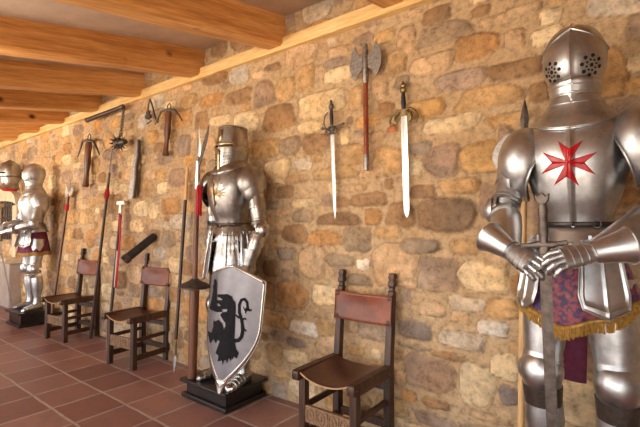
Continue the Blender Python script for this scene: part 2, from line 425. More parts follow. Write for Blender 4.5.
def stone_wall():
    rng = np.random.default_rng(11)
    xs = [1.3]; 
    while xs[-1] > XL - 0.1:
        d = abs(xs[-1] - 0.0); xs.append(xs[-1] - max(0.0085, min(0.03, 0.0055 + 0.0028 * max(0, d))))
    xs = np.array(xs[::-1]); xs = np.concatenate([xs, [XR + .1]]); zs = np.arange(-0.01, 3.06, 0.0105)
    X, Z = np.meshgrid(xs, zs); H = np.zeros_like(X); SD = np.full_like(X, 9.0)
    mort = np.array(srgb('#c6a985')[:3]); C = np.ones(X.shape + (3,)) * mort
    def nz(x, z, s, seed):
        r = np.random.default_rng(seed); o = np.zeros_like(x)
        for k in range(7):
            a = r.uniform(0, 2 * PI); f = s * r.uniform(0.6, 1.9); o = o + np.sin(f * (x * np.cos(a) + z * np.sin(a)) + r.uniform(0, 7)) / 7
        return o
    boxes = []
    def place(cx, cz, rx, rz, col, depth, seed, ang=0.0):
        pad = 1.25
        i0, i1 = np.searchsorted(xs, cx - rx * pad), np.searchsorted(xs, cx + rx * pad); j0, j1 = np.searchsorted(zs, cz - rz * pad - rx * .2), np.searchsorted(zs, cz + rz * pad + rx * .2)
        if i1 - i0 < 2 or j1 - j0 < 2: return
        x = X[j0:j1, i0:i1] - cx; z = Z[j0:j1, i0:i1] - cz; r = np.random.default_rng(seed)
        x2 = x + 0.17 * rx * nz(x / rx, z / rz, 3.0, seed + 1); z2 = z - ang * x + 0.20 * rz * nz(x / rx, z / rz, 3.2, seed + 2)
        e = r.uniform(2.6, 5.0); tp = r.uniform(-.18, .18)
        q = (np.abs(x2 / (rx * (1 + tp * z2 / rz))) ** e + np.abs(z2 / (rz * (1 + r.uniform(-.15, .15) * x2 / rx))) ** e) ** (1 / e)
        edge = np.clip((1.02 - q) / 0.13, 0, 1); edge = edge * edge * (3 - 2 * edge)
        h = depth * edge * (0.72 + 0.28 * np.clip(1 - q, 0, 1) + 0.22 * nz(x, z, 22, seed + 3))
        m = h > H[j0:j1, i0:i1]; H[j0:j1, i0:i1] = np.where(m, h, H[j0:j1, i0:i1])
        a = np.clip((1.04 - q) / 0.06, 0, 1)[..., None]
        col = np.array(col) * 0.84 + np.array(srgb('#c4a484')[:3]) * 0.24
        tint = np.array(col) * (1 + 0.34 * nz(x, z, 13, seed + 5) + 0.2 * nz(x, z, 40, seed + 7))[..., None] * (1 + np.array([0.05, 0, -0.08]) * nz(x, z, 8, seed + 6)[..., None] * 2)
        C[j0:j1, i0:i1] = C[j0:j1, i0:i1] * (1 - a) + tint * a
        # darker line just outside the stone where the pointing meets it
        ring = np.exp(-((q - 1.05) / 0.035) ** 2)[..., None] * 0.38; C[j0:j1, i0:i1] *= (1 - ring)
        boxes.append((cx, cz, rx, rz))
    sd = 100
    for l in STONES.split('\n'):
        a = l.split(); place(float(a[0]), float(a[1]), float(a[2]) * 1.03, float(a[3]) * 1.05, srgb(CC[a[4]])[:3], rng.uniform(0.016, 0.03), sd, 0.0); sd += 10
    pal = ['c', 'c', 'o', 'o', 't', 't', 'g', 'p', 'b', 'O', 'q', 'k', 'l', 'y', 'b']
    def free(cx, cz, rx, rz, gap):
        for bx, bz, brx, brz in boxes:
            if abs(cx - bx) < (rx + brx) * .93 + gap and abs(cz - bz) < (rz + brz) * .93 + gap: return False
        return True
    for size, tries in ((1.0, 2600), (0.72, 3500), (0.48, 6000), (0.3, 7000)):
        for _ in range(tries):
            rx = rng.uniform(0.09, 0.21) * size; rz = rng.uniform(0.055, 0.115) * size ** 0.8; cx = rng.uniform(XL, 1.2); cz = rng.uniform(0.02, 3.02)
            if free(cx, cz, rx, rz, 0.010):
                place(cx, cz, rx, rz, srgb(CC[pal[rng.integers(len(pal))]])[:3], rng.uniform(0.010, 0.028) * size ** .5, sd); sd += 10
    H += 0.0045 * nz(X, Z, 44, 5) + 0.002 * nz(X, Z, 110, 8) + 0.006 * nz(X, Z, 9, 6) + rng.normal(0, 0.0007, H.shape)
    # the barred recess near the far end
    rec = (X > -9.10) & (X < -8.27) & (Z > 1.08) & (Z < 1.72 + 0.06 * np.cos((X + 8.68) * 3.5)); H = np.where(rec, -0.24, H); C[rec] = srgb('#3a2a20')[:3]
    n, m = X.shape[1], X.shape[0]
    co = np.stack([X, -H, Z], -1).reshape(-1, 3)
    idx = np.arange(n * m).reshape(m, n)
    F = np.stack([idx[:-1, :-1], idx[:-1, 1:], idx[1:, 1:], idx[1:, :-1]], -1).reshape(-1, 4)
    me = bpy.data.meshes.new('wall_back'); me.vertices.add(n * m); me.vertices.foreach_set('co', co.astype(np.float32).ravel())
    me.loops.add(F.size); me.loops.foreach_set('vertex_index', F.astype(np.int32).ravel()); me.polygons.add(len(F))
    me.polygons.foreach_set('loop_start', np.arange(0, F.size, 4, dtype=np.int32)); me.polygons.foreach_set('use_smooth', np.ones(len(F), bool)); me.update()
    at = me.color_attributes.new('stone', 'FLOAT_COLOR', 'POINT'); cc = np.ones((n * m, 4), np.float32); cc[:, :3] = np.clip(C.reshape(-1, 3), 0, 1); at.data.foreach_set('color', cc.ravel())
    me.materials.append(M['stone']); o = bpy.data.objects.new('wall_back', me); COL.objects.link(o); return struct(o)
stone_wall()
def plainwall(name, mb):
    return struct(mb.build(name, 'plaster'))
plainwall('wall_left', MB().box((XL - .3, YF, 0), (XL, 0.05, 3.05)))
plainwall('wall_right', MB().box((XR, YF, 0), (XR + .3, 0.05, 3.05)))
# open arcade on the garden side: parapet-free bays between masonry piers
mb = MB(); pz = 2.03
edges = [XL] + [e for b in BAYS for e in b] + [XR]
for i in range(0, len(edges), 2): mb.box((edges[i], YF - .15, 0), (edges[i + 1], YF + .15, pz))
mb.box((XL, YF - .15, pz), (XR, YF + .15, roofz(YF) + 0.02)); plainwall('wall_front', mb)
# sloping ceiling
mb = MB(); t = 0.12
y0, y1 = 0.06, YF - 0.6
mb.add([(XL - .3, y0, roofz(y0)), (XR + .3, y0, roofz(y0)), (XR + .3, y1, roofz(y1)), (XL - .3, y1, roofz(y1)),
        (XL - .3, y0, roofz(y0) + t), (XR + .3, y0, roofz(y0) + t), (XR + .3, y1, roofz(y1) + t), (XL - .3, y1, roofz(y1) + t)],
       [(0, 3, 2, 1), (4, 5, 6, 7), (0, 1, 5, 4), (1, 2, 6, 5), (2, 3, 7, 6), (3, 0, 4, 7)])
struct(mb.build('ceiling', 'boards'))
# timber wall plate
mb = MB().box((XL, -0.055, 2.705), (XR, 0.05, 2.80)); struct(mb.build('trim_1', 'ledge', bevel=0.006))
# beams
bx = [0.93, -0.10, -1.14, -2.17, -3.205, -4.235, -5.225, -6.21, -7.10, -8.05, -9.0, -9.95]
words = {2: 'pine ceiling beam nearest the camera, cut by the top edge above the two-bladed axe', 3: 'thick honey pine beam ending on the wall plate right above the great helm', 4: 'honey pine beam second of the large ones, ending left of the armour with great helm',
         5: 'knotty pine beam ending just right of the hanging spiked flail', 6: 'pine beam with dark knots ending above the flail handle', 7: 'short looking pine beam end left of the flail handle',
         8: 'pine beam far down the gallery, sixth from the camera', 9: 'pine beam far down the gallery above the silver armour at the far end', 10: 'pine beam above the barred recess', 11: 'farthest pine beam at the gallery end', 1: 'pine beam above the red cross armour', 0: 'pine beam right of the red cross armour'}
for i, x in enumerate(bx):
    if i < 2 or i > 10: pass
    rr = random.Random(i); mb = MB(); W = 0.165; rings = []
    for k in range(13):
        y = 0.03 + (YF - 0.2 - 0.03) * k / 12; zt = roofz(y) + 0.01; zb = 2.745 + 0.175 * y + rr.uniform(-.004, .004); xr = x + rr.uniform(-.004, .004); xl = x - W + rr.uniform(-.004, .004); c = 0.022
        rings.append([Vector(p) for p in ((xr, y, zt), (xl, y, zt), (xl, y, zb + c), (xl + c, y, zb), (xr - c, y, zb), (xr, y, zb + c))])
    mb.rings(rings); ob = mb.build('ceiling_beam', 'pine', ang=25)
    ob['kind'] = 'structure'; ob['label'] = words[i]; ob['category'] = 'beam'; ob['group'] = 'pine ceiling beams'
# ledge, plaster base, lintel and bars of the recess near the far end
mb = MB(); prof = [(0, 0.72), (-0.20, 0.72), (-0.235, 0.74), (-0.24, 0.765), (-0.225, 0.79), (-0.19, 0.80), (0, 0.80)]
mb.rings([[Vector((x, y + 0.01, z)) for y, z in prof] for x in (-10.2, -7.92)]); struct(mb.build('trim_2', 'sill', ang=50))
struct(MB().box((-10.2, -0.17, 0), (-7.96, 0.02, 0.722)).build('trim_3', 'plaster', bevel=0.02))
mb = MB()
for side in (-9.17, -8.17): mb.box((side - .09, -0.055, 0.80), (side + .09, 0.03, 1.66))
struct(mb.build('trim_4', 'sill', bevel=0.015))
mb = MB(); pts = []
for k in range(15):
    a = PI * k / 14; pts.append((-8.67 + 0.78 * math.cos(a), 1.64 + 0.10 * math.sin(a)))
for k in range(14, -1, -1):
    a = PI * k / 14; pts.append((-8.67 + 0.74 * math.cos(a), 1.72 + 0.22 * math.sin(a)))
mb.prism(pts, 0.16, lambda x, y, z: Vector((x, y - 0.03, z))); struct(mb.build('trim_5', 'sill', bevel=0.02))
g = thing('iron_grille', 'dark iron bar grille in the recess behind the far armour', 'grille', (-8.68, 0.06, 1.1))
for k in range(7): MB().tube([(-.36 + .12 * k, 0, -0.02), (-.36 + .12 * k, 0, 0.64)], 0.011, 8).build('bar', 'iron', g)
for z in (0.12, 0.34, 0.54): MB().box((-.41, -.012, z), (.41, .004, z + .025)).build('crossbar', 'iron', g)

# ------------------------------------------------------------------ ARMOUR
class Loft:
    """keys: rows (z, rx, ry_front, ry_back, cy); theta 0 faces -Y"""
    def __init__(s, keys, p=2.0, mod=None, zoff=None):
        s.k = sorted(keys); s.zs = [k[0] for k in s.k]; s.p = p; s.mod = mod; s.zoff = zoff
    def pt(s, th, z, grow=0.0):
        g = [catmull(s.zs, [k[i] for k in s.k], z) for i in (1, 2, 3, 4)]
        sn, cs = math.sin(th), math.cos(th); e = 2 / s.p
        x = math.copysign(abs(sn) ** e, sn) * (g[0] + grow); ry = (g[1] if cs > 0 else g[2]) + grow
        y = -math.copysign(abs(cs) ** e, cs) * ry; k = s.mod(th, z) if s.mod else 1.0
        return Vector((x * k, g[3] + y * k, z + (s.zoff(th, z) if s.zoff else 0)))
    def front(s, x, z, off=0.003):
        lo, hi = -1.4, 1.4
        for _ in range(26):
            m = (lo + hi) / 2
            if s.pt(m, z).x < x: lo = m
            else: hi = m
        p = s.pt(lo, z); return Vector((x, p.y - off, p.z))
    def mesh(s, z0, z1, nz=14, n=48, a0=None, a1=None, grow=0.0, cap=False):
        closed = a0 is None; mb = MB(); rings = []
        for j in range(nz + 1):
            z = z0 + (z1 - z0) * j / nz
            if closed: rings.append([s.pt(2 * PI * k / n, z, grow) for k in range(n)])
            else: rings.append([s.pt(a0 + (a1 - a0) * k / n, z, grow) for k in range(n + 1)])
        return mb.rings(rings, cap=cap, closed=closed)
def band(mb, L, z, r=0.004, n=40, a0=None, a1=None, off=0.002, zf=None):
    closed = a0 is None; pts = []
    for k in range(n + (0 if closed else 1)):
        th = 2 * PI * k / n if closed else a0 + (a1 - a0) * k / n; pts.append(L.pt(th, z, off))
    if closed: pts.append(pts[0]); 
    return mb.tube(pts, r, 6, cap=not closed)
def dome(mb, c, rad, axis, maxp, n=28, m=10, rot=0.0, squash=None, rim=0.0):
    q = Vector((0, 0, 1)).rotation_difference(Vector(axis).normalized()); c = Vector(c); rings = []
    f = squash or (lambda a: 1.0)
    for j in range(m + 1):
        row = []
        for k in range(n):
            a = 2 * PI * k / n; p = max(0.03, j / m) * maxp * f(a)
            v = Vector((math.sin(p) * math.cos(a + rot), math.sin(p) * math.sin(a + rot), math.cos(p)))
            w = q @ v; row.append(c + Vector((w.x * rad[0], w.y * rad[1], w.z * rad[2])))
        rings.append(row)
    o = len(mb.v); mb.rings(rings, cap=False); mb.add(rings[0], [tuple(range(n))])
    if rim: mb.tube(rings[-1] + [rings[-1][0]], rim, 6, cap=False)
    return mb
def lames(mb, p, q, r0, r1, n, lip=0.004, flat=1.0, ref=None, seg=20, th=0.006):
    """overlapping plates along p->q"""
    p = Vector(p); q = Vector(q); pts = []; rad = []
    for i in range(n):
        a = i / n; b = (i + 1) / n
        pts += [p.lerp(q, a + 0.001), p.lerp(q, b)]; r = r0 + (r1 - r0) * a; r2 = r0 + (r1 - r0) * b; rad += [r, r2 + lip]
    return mb.tube(pts, rad, seg, flat, ref, cap=True)
def hand(parent, W, d, nrm, side, curl=0.5, spread=0.10, mat='steel', thumb=1, detail=True):
    """gauntlet: W wrist, d direction to knuckles, nrm = back-of-hand normal; side=+1/-1 chooses the thumb side"""
    W = Vector(W); d = Vector(d).normalized(); nrm = Vector(nrm); nrm = (nrm - d * nrm.dot(d)).normalized(); s = d.cross(nrm) * side
    g = MB(); pts = []; rad = []
    for a, r in ((-0.11, 0.062), (-0.08, 0.053), (-0.03, 0.043), (0.0, 0.038)): pts.append(W + d * a); rad.append((r, r))
    g.tube(pts, rad, 24, 1, nrm); g.tube([W - d * 0.112 + (nrm * math.cos(t) + s * math.sin(t)) * 0.062 for t in [2 * PI * k / 24 for k in range(25)]], 0.0035, 6, cap=False)
    pts = []; rad = []
    for i in range(4):
        a = i / 4; b = (i + 1) / 4
        for t, e in ((a + 0.002, 0), (b, 0.0035)):
            pts.append(W + d * (0.095 * t) + nrm * 0.002); rad.append((0.026 - 0.004 * t + e, 0.034 + 0.011 * math.sin(t * PI * .6) + e))
    g.tube(pts, rad, 20, 1, nrm); gl = g.build('gauntlet', mat, parent)
    lens = [0.078, 0.090, 0.084, 0.066]
    for i in range(4):
        off = (1.5 - i) * 0.0205; base = W + d * (0.092 - 0.006 * abs(i - 1.2)) + s * off + nrm * 0.001
        dd = (d + s * (1.5 - i) * spread).normalized(); pts = [base - dd * 0.012]; rad = [0.0115]; ang = curl * 0.35; p = base
        for j in range(3):
            u = (dd * math.cos(ang) - nrm * math.sin(ang)).normalized(); L = lens[i] * (0.42, 0.32, 0.26)[j]
            for k in range(2 if detail else 1):
                pts.append(p + u * 0.0005); rad.append(0.0098 - 0.0012 * j)
                p = p + u * L / (2 if detail else 1); pts.append(p); rad.append(0.0122 - 0.0014 * j)
            ang += curl * (0.75, 0.6, 0.4)[j]
        pts.append(p + u * 0.006); rad.append(0.004)
        MB().tube(pts, rad, 10, 1.0, nrm).build('finger', mat, gl)
    b = W + d * 0.025 + s * 0.034; u = (d * 0.75 + s * 0.6 - nrm * 0.35 * curl).normalized(); u2 = (d * 0.95 + s * 0.15 - nrm * 0.5 * curl).normalized()
    pts = [b - u * .01, b, b + u * 0.028, b + u * 0.0285, b + u * 0.028 + u2 * 0.022, b + u * 0.028 + u2 * 0.0225, b + u * 0.028 + u2 * 0.04]
    MB().tube(pts, [0.012, 0.013, 0.0145, 0.011, 0.0125, 0.0095, 0.006], 10, 1, nrm).build('thumb', mat, gl)
    return gl
def arm(root, side, S, E, W, mat, hd, hn, curl, fan=0.055, spread=0.1):
    S, E, W = Vector(S), Vector(E), Vector(W)
    up = MB(); lames(up, S.lerp(E, 0.12), S.lerp(E, 0.52), 0.066, 0.060, 4, 0.005)
    pts = [S.lerp(E, t) for t in (0.5, 0.6, 0.8, 0.95)]; up.tube(pts, [0.060, 0.062, 0.058, 0.050], 22)
    up.tube([S.lerp(E, 0.50), S.lerp(E, 0.53)], [0.069, 0.069], 22); up.tube([S.lerp(E, 0.78), S.lerp(E, 0.80)], [0.063, 0.063], 22)
    up.build('rerebrace', mat, root)
    out = ((E - S).normalized() - (W - E).normalized()); out = out.normalized() if out.length > .1 else Vector((side, 0, 0))
    c = MB(); dome(c, E - out * 0.006, (0.066, 0.066, 0.070), (out * .8 + Vector((side * .5, 0, 0))), 1.75, rim=0.0035)
    fx = Vector((side, -0.25, 0)).normalized(); dome(c, E + fx * 0.030, (fan, fan, fan * 1.15), fx, 1.15, rim=0.003)
    lames(c, E.lerp(S, 0.30), E.lerp(S, 0.12), 0.054, 0.06, 2, 0.005); lames(c, E.lerp(W, 0.10), E.lerp(W, 0.26), 0.058, 0.058, 2, 0.005)
    c.build('couter', mat, root)
    v = MB(); ts = (0.12, 0.22, 0.35, 0.55, 0.8, 0.97); v.tube([E.lerp(W, t) for t in ts], [0.054, 0.060, 0.061, 0.054, 0.043, 0.038], 24)
    ln = []; d = (W - E).normalized()
    v.tube([E.lerp(W, .2), E.lerp(W, .225)], [.064, .064], 22)
    v.build('vambrace', mat, root)
    return hand(root, W, hd, hn, side, curl, spread, mat)
def pauldron(root, side, mat, c, rad=(0.125, 0.135, 0.15), ax=(0.75, -0.25, 0.55), mp=1.45, front=0.35):
    p = MB(); a = Vector((ax[0] * side, ax[1], ax[2]))
    dome(p, c, rad, a, mp, n=36, m=14, squash=lambda t: 1 + front * 0.3 * math.cos(2 * t), rim=0.004)
    c2 = Vector(c) + Vector((side * 0.012, 0, -0.045)); dome(p, c2, (rad[0] * .93, rad[1] * .86, rad[2] * .95), (side * .95, -.1, -.05), 1.2, n=30, rim=0.003)
    return p.build('pauldron', mat, root, mods=[('solid', 0.003)])
def legs(root, side, mat, hip, knee, ank, foot_yaw=0.25, strap=True, s=1.0):
    H, K, A = Vector(hip), Vector(knee), Vector(ank)
    c = MB(); ts = (0, .2, .5, .8, .93); c.tube([H.lerp(K, t) for t in ts], [0.098 * s, 0.1 * s, 0.09 * s, 0.076 * s, 0.070 * s], 28, ref=(0, -1, 0))
    c.tube([H.lerp(K, .86), H.lerp(K, .88)], [.079 * s, .079 * s], 26); c.build('cuisse', mat, root)
    p = MB(); lames(p, H.lerp(K, .78), H.lerp(K, .98), .074 * s, .080 * s, 3, .004, seg=28)
    dome(p, K + Vector((0, -0.012, 0)), (0.084 * s, 0.088 * s, 0.095 * s), (0, -1, 0.05), 1.75, n=32, m=12, rim=.003)
    fx = Vector((side, -.2, 0)).normalized(); dome(p, K + fx * .055, (.04, .05, .055), fx, 1.1, rim=.003)
    p.tube([K + Vector((0, 0, -.04)), K.lerp(A, .14)], [.078 * s, .074 * s], 28); p.build('poleyn', mat, root)
    if strap:
        MB().tube([K.lerp(A, .13), K.lerp(A, .17), K.lerp(A, .29)], [.079 * s, .078 * s, .073 * s], 28).build('knee_band', 'strap', root)
    g = MB(); ts = (.24, .34, .45, .6, .8, .93, 1.0); g.tube([K.lerp(A, t) + Vector((0, 0.018 * math.sin(t * PI), 0)) for t in ts], [.070 * s, .076 * s, .078 * s, .066 * s, .047 * s, .045 * s, .052 * s], 28, ref=(0, -1, 0))
    g.tube([K.lerp(A, .3) + Vector((side * .077, .02, 0)), K.lerp(A, .7) + Vector((side * .058, .02, 0))], .006, 8); g.build('greave', mat, root)
    f = MB(); d = Vector((math.sin(foot_yaw * side), -math.cos(foot_yaw * side), 0)); z0 = A.z
    pr = [(-.07, .035, .030, .045), (-.04, .042, .048, .052), (0, .045, .055, .058), (.05, .045, .045, .048), (.0505, .042, .041, .045), (.085, .045, .040, .042), (.0855, .043, .036, .038), (.12, .048, .036, .036), (.1205, .045, .032, .033), (.155, .047, .031, .031), (.1555, .044, .027, .027), (.19, .036, .022, .022), (.205, .012, .012, .014)]
    rings = []; s_ = Vector((d.y, -d.x, 0))
    for y, w, h, zc in pr:
        row = []
        for k in range(18):
            a = 2 * PI * k / 18; zz = h * math.sin(a); zz = max(zz, -zc + 0.002) if zz < 0 else zz * 1.0
            row.append(Vector((A.x, A.y, 0)) + d * y + s_ * w * math.cos(a) + Vector((0, 0, zc + (zz if zz > 0 else -(zc - 0.002) * min(1, -math.sin(a) * 2)))))
        rings.append(row)
    f.rings(rings); f.build('sabaton', mat, root)
def skirt_and_fringe(root, cloth, hem=(0.80, 0.88), fringe=True, rx=0.215, ry=0.20, top=1.15):
    rr = random.Random(4)
    def hz(th): return hem[0] + (hem[1] - hem[0]) * (0.5 - 0.5 * math.cos(th + 0.12)) ** 0.6 + 0.006 * math.sin(7 * th)
    def sp(th, t):
        w = math.sin(9 * th + 1.0) * 0.5 + math.sin(15 * th) * 0.35; k = 0.135 + (1 - 0.135 / rx) * rx * t ** 0.8 + 0.010 * w * t
        return Vector((k * math.sin(th), -k * (ry / rx) * math.cos(th), top + (hz(th) - top) * t))
    mb = MB(); n = 144; mb.rings([[sp(2 * PI * k / n, j / 14) for k in range(n)] for j in range(15)], cap=False)
    sk = mb.build('skirt', cloth, root, mods=[('solid', 0.004)])
    if fringe:
        fb = MB(); ring = [sp(2 * PI * k / n, 1.0) * 1.0 for k in range(n + 1)]; fb.tube([p + Vector((0, 0, .004)) for p in ring], 0.008, 6, cap=False)
        for k in range(n * 2):
            th = 2 * PI * k / (n * 2) + rr.uniform(-.01, .01); a = sp(th, 1.0); o = Vector((math.sin(th), -math.cos(th), 0)); L = 0.038 + rr.uniform(-.004, .006)
            fb.tube([a + o * .004, a + o * (.006 + rr.uniform(0, .003)) + Vector((rr.uniform(-.003, .003), 0, -L * .5)), a + o * rr.uniform(.002, .008) + Vector((rr.uniform(-.005, .005), 0, -L))], [.0030, .0034, .0042], 4)
        fb.build('fringe', 'gold', sk)
    return sk
def tasset(root, mat, thc, half=0.36, ztop=1.13, zbot=0.86, r0=(0.185, 0.165), r1=(0.235, 0.225), point=0.035, border=True, grid=False):
    n, m = 28, 24; rings = []; slope = 1.0
    for j in range(m + 1):
        t = j / m; row = []
        for k in range(n + 1):
            u = -1 + 2 * k / n; w = half * (1 - 0.10 * (1 - t)) * (1 if t < .8 else 1 - (t - .8) * 0.8); th = thc + u * w
            zz = ztop + (zbot - ztop) * t - point * (1 - abs(u)) * max(0, (t - .55) / .45)
            rx = r0[0] + (r1[0] - r0[0]) * t; ry = r0[1] + (r1[1] - r0[1]) * t; e = max(abs(u), abs(2 * t - 1) if t > .5 else 0)
            bb = 0.0
            if border: bb = 0.005 * (1 if 0.80 < e < 0.87 else 0) - (0.003 if e < .80 else 0)
            if grid and t < .45 and (k % 5 == 0 or j % 4 == 0): bb = -0.003
            bb += 0.006 * max(0, 1 - abs(u) / .08)
            row.append(Vector(((rx + bb) * math.sin(th), -(ry + bb) * math.cos(th), zz)))
        rings.append(row)
    mb = MB().rings(rings, closed=False, cap=False)
    edge = rings[0] + [r[-1] for r in rings] + rings[-1][::-1] + [r[0] for r in rings][::-1]; mb.tube(edge, 0.0032, 6, cap=False)
    for u in (0.25, 0.75):
        k = int(n * u); mb.box(tuple(rings[0][k] + Vector((-.006, -.002, -.012))), tuple(rings[0][k] + Vector((.006, .003, .02))))
    return mb.build('tasset', mat, root, mods=[('solid', 0.003)])
def close_helmet(root, mat, bevor=False):
    ridge = lambda th, z: 1.0
    K = [(1.745, .086, .10, .095, -.005), (1.80, .097, .112, .108, -.005), (1.87, .110, .124, .125, 0), (1.93, .112, .126, .128, 0), (1.98, .102, .114, .116, 0), (2.015, .080, .088, .092, 0), (2.037, .048, .055, .058, 0), (2.047, .006, .008, .008, 0)]
    L = Loft(K, 2.1); h = L.mesh(1.745, 2.0465, 26, 48, cap=True)
    comb = [Vector((0, L.pt(0, z).y - .002, z)) for z in (1.96, 1.99, 2.015, 2.032)] + [Vector((0, 0, 2.053))] + [Vector((0, L.pt(PI, z).y + .003, z)) for z in (2.035, 2.01, 1.96, 1.9, 1.84, 1.78)]
    h.tube(comb, [.003, .005, .007, .008, .009, .008, .007, .006, .005, .004, .003], 8)
    he = h.build('helmet', mat, root)
    V = Loft([(1.78, .086, .105, .1, -.008), (1.81, .098, .128, .11, -.006), (1.85, .113, .146, .12, -.002), (1.89, .119, .150, .125, 0), (1.94, .117, .140, .125, 0), (1.985, .105, .120, .1, 0), (2.02, .083, .094, .09, 0)], 1.85,
             mod=lambda th, z: 1 + 0.05 * math.exp(-(th / .07) ** 2))
    a = 1.75; vm = MB(); rows = []
    nn = 56
    for j in range(21):
        t = j / 20; row = []
        for k in range(nn + 1):
            th = -a + 2 * a * k / nn; top = 1.935 + 0.068 * max(0, 1 - abs(th) / 1.35); z = 1.795 + (top - 1.795) * t; row.append(V.pt(th, z))
        rows.append(row)
    vm.rings(rows, cap=False, closed=False)
    vm.tube(rows[-1], 0.0035, 6); vm.tube(rows[0], 0.003, 6)
    vi = vm.build('visor', mat, he, mods=[('solid', 0.003)])
    hm = [MB(), MB()]
    def hole(th, z, r, hm_=None):
        p = V.pt(th, z); px = V.pt(th + .02, z) - V.pt(th - .02, z); pz = V.pt(th, z + .004) - V.pt(th, z - .004); nn_ = px.cross(pz).normalized()
        if nn_.dot(p - Vector((0, 0, z))) < 0: nn_ = -nn_
        hm[0 if th < 0 else 1].lathe([(r, -.001), (r, .0016)], p + nn_ * 0.0008, 12, nn_)
    for sd in (-1, 1):
        tc_, zc = sd * 0.72, 1.838
        hole(tc_, zc, .0075)
        for k in range(8):
            b = 2 * PI * k / 8; hole(tc_ + .32 * math.cos(b), zc + .036 * math.sin(b), .0075); b += PI / 8
            hole(tc_ + .17 * math.cos(b), zc + .0195 * math.sin(b), .0042)
    for q in hm: q.build('breathing_holes', 'dark', vi)  # solid black discs on the visor, in place of pierced holes
    for sd in (-1, 1): pv = MB(); dome(pv, V.pt(sd * 1.6, 1.93) - Vector((sd * .004, 0, 0)), (.012, .012, .012), (sd, 0, 0), 1.5); pv.build('pivot', mat, he)
    nk = MB(); N_ = Loft([(1.70, .088, .105, .095, -.005), (1.735, .088, .104, .094, -.005), (1.77, .092, .110, .1, -.006), (1.805, .100, .126, .108, -.006)], 2.0, mod=lambda th, z: 1 + 0.04 * math.exp(-(th / .08) ** 2))
    nk.v += []; nk = N_.mesh(1.70, 1.795, 6, 48); band(nk, N_, 1.742, .004); band(nk, N_, 1.772, .003); nk.build('bevor', mat, he, mods=[('solid', .003)])
    return he
def great_helm(root, mat):
    K = [(1.60, .093, .125, .1, -.012), (1.66, .104, .128, .112, -.01), (1.76, .118, .133, .125, -.004), (1.805, .122, .135, .130, 0), (1.81, .119, .131, .127, 0), (1.88, .111, .120, .119, 0), (1.955, .101, .108, .109, 0)]
    zo = lambda th, z: -0.035 * max(0, math.cos(th)) ** 2 * max(0, (1.80 - z) / .2)
    L = Loft(K, 2.2, mod=lambda th, z: 1 + (0.05 * math.exp(-(th / .07) ** 2) if z < 1.81 else 0.02 * math.exp(-(th / .07) ** 2)), zoff=zo)
    h = L.mesh(1.615, 1.955, 24, 56); top = [L.pt(2 * PI * k / 56, 1.955) for k in range(56)]; t2 = [p * 1.0 for p in top]
    h.rings([top, [Vector((p.x * .93, p.y * .93, 1.963)) for p in top], [Vector((p.x * .3, p.y * .3, 1.972)) for p in top]]); band(h, L, 1.95, .004, 56); band(h, L, 1.62, .004, 56); band(h, L, 1.808, .0035, 56)
    for k in range(16): dome(h, L.pt(2 * PI * k / 16, 1.935), (.005,) * 3, L.pt(2 * PI * k / 16, 1.935) - Vector((0, 0, 1.935)), 1.5, 8, 3)
    he = h.build('helmet', mat, root)
    b = MB()
    for z in (1.787, 1.818): b.rings([[L.pt(-1.15 + 2.3 * k / 40, z - .006, .0035) for k in range(41)], [L.pt(-1.15 + 2.3 * k / 40, z + .006, .0035) for k in range(41)]], closed=False, cap=False)
    b.rings([[L.pt(-.10, z, .004), L.pt(-.05, z, .004), L.pt(0, z, .004), L.pt(.05, z, .004), L.pt(.10, z, .004)] for z in (1.62, 1.66, 1.7, 1.74, 1.775)], closed=False, cap=False)
    b.rings([[L.pt(-.12, z, .004), L.pt(0, z, .004), L.pt(.12, z, .004)] for z in (1.83, 1.88, 1.93)], closed=False, cap=False)
    b.build('brass_cross', 'brass', he, mods=[('solid', .003, 0)])
    for sd in (-1, 1):
        s = MB(); s.rings([[L.pt(sd * (.12 + .8 * k / 14), 1.7975, .005) for k in range(15)], [L.pt(sd * (.12 + .8 * k / 14), 1.8085, .005) for k in range(15)]], closed=False, cap=False); s.build('eye_slit', 'dark', he); s = MB()  # black strip laid on the helm for the dark of the slit
        for r in range(5):
            for c in range(5):
                p = L.pt(sd * (.28 + .13 * c + .06 * (r % 2)), 1.665 + .021 * r, .001); o = (p - Vector((0, 0, p.z))).normalized(); s.lathe([(.0036, -.001), (.0036, .0012)], p, 8, o)
        s.build('breathing_holes', 'dark', he)  # dots coloured black as the shade of openings, nothing is pierced
    return he
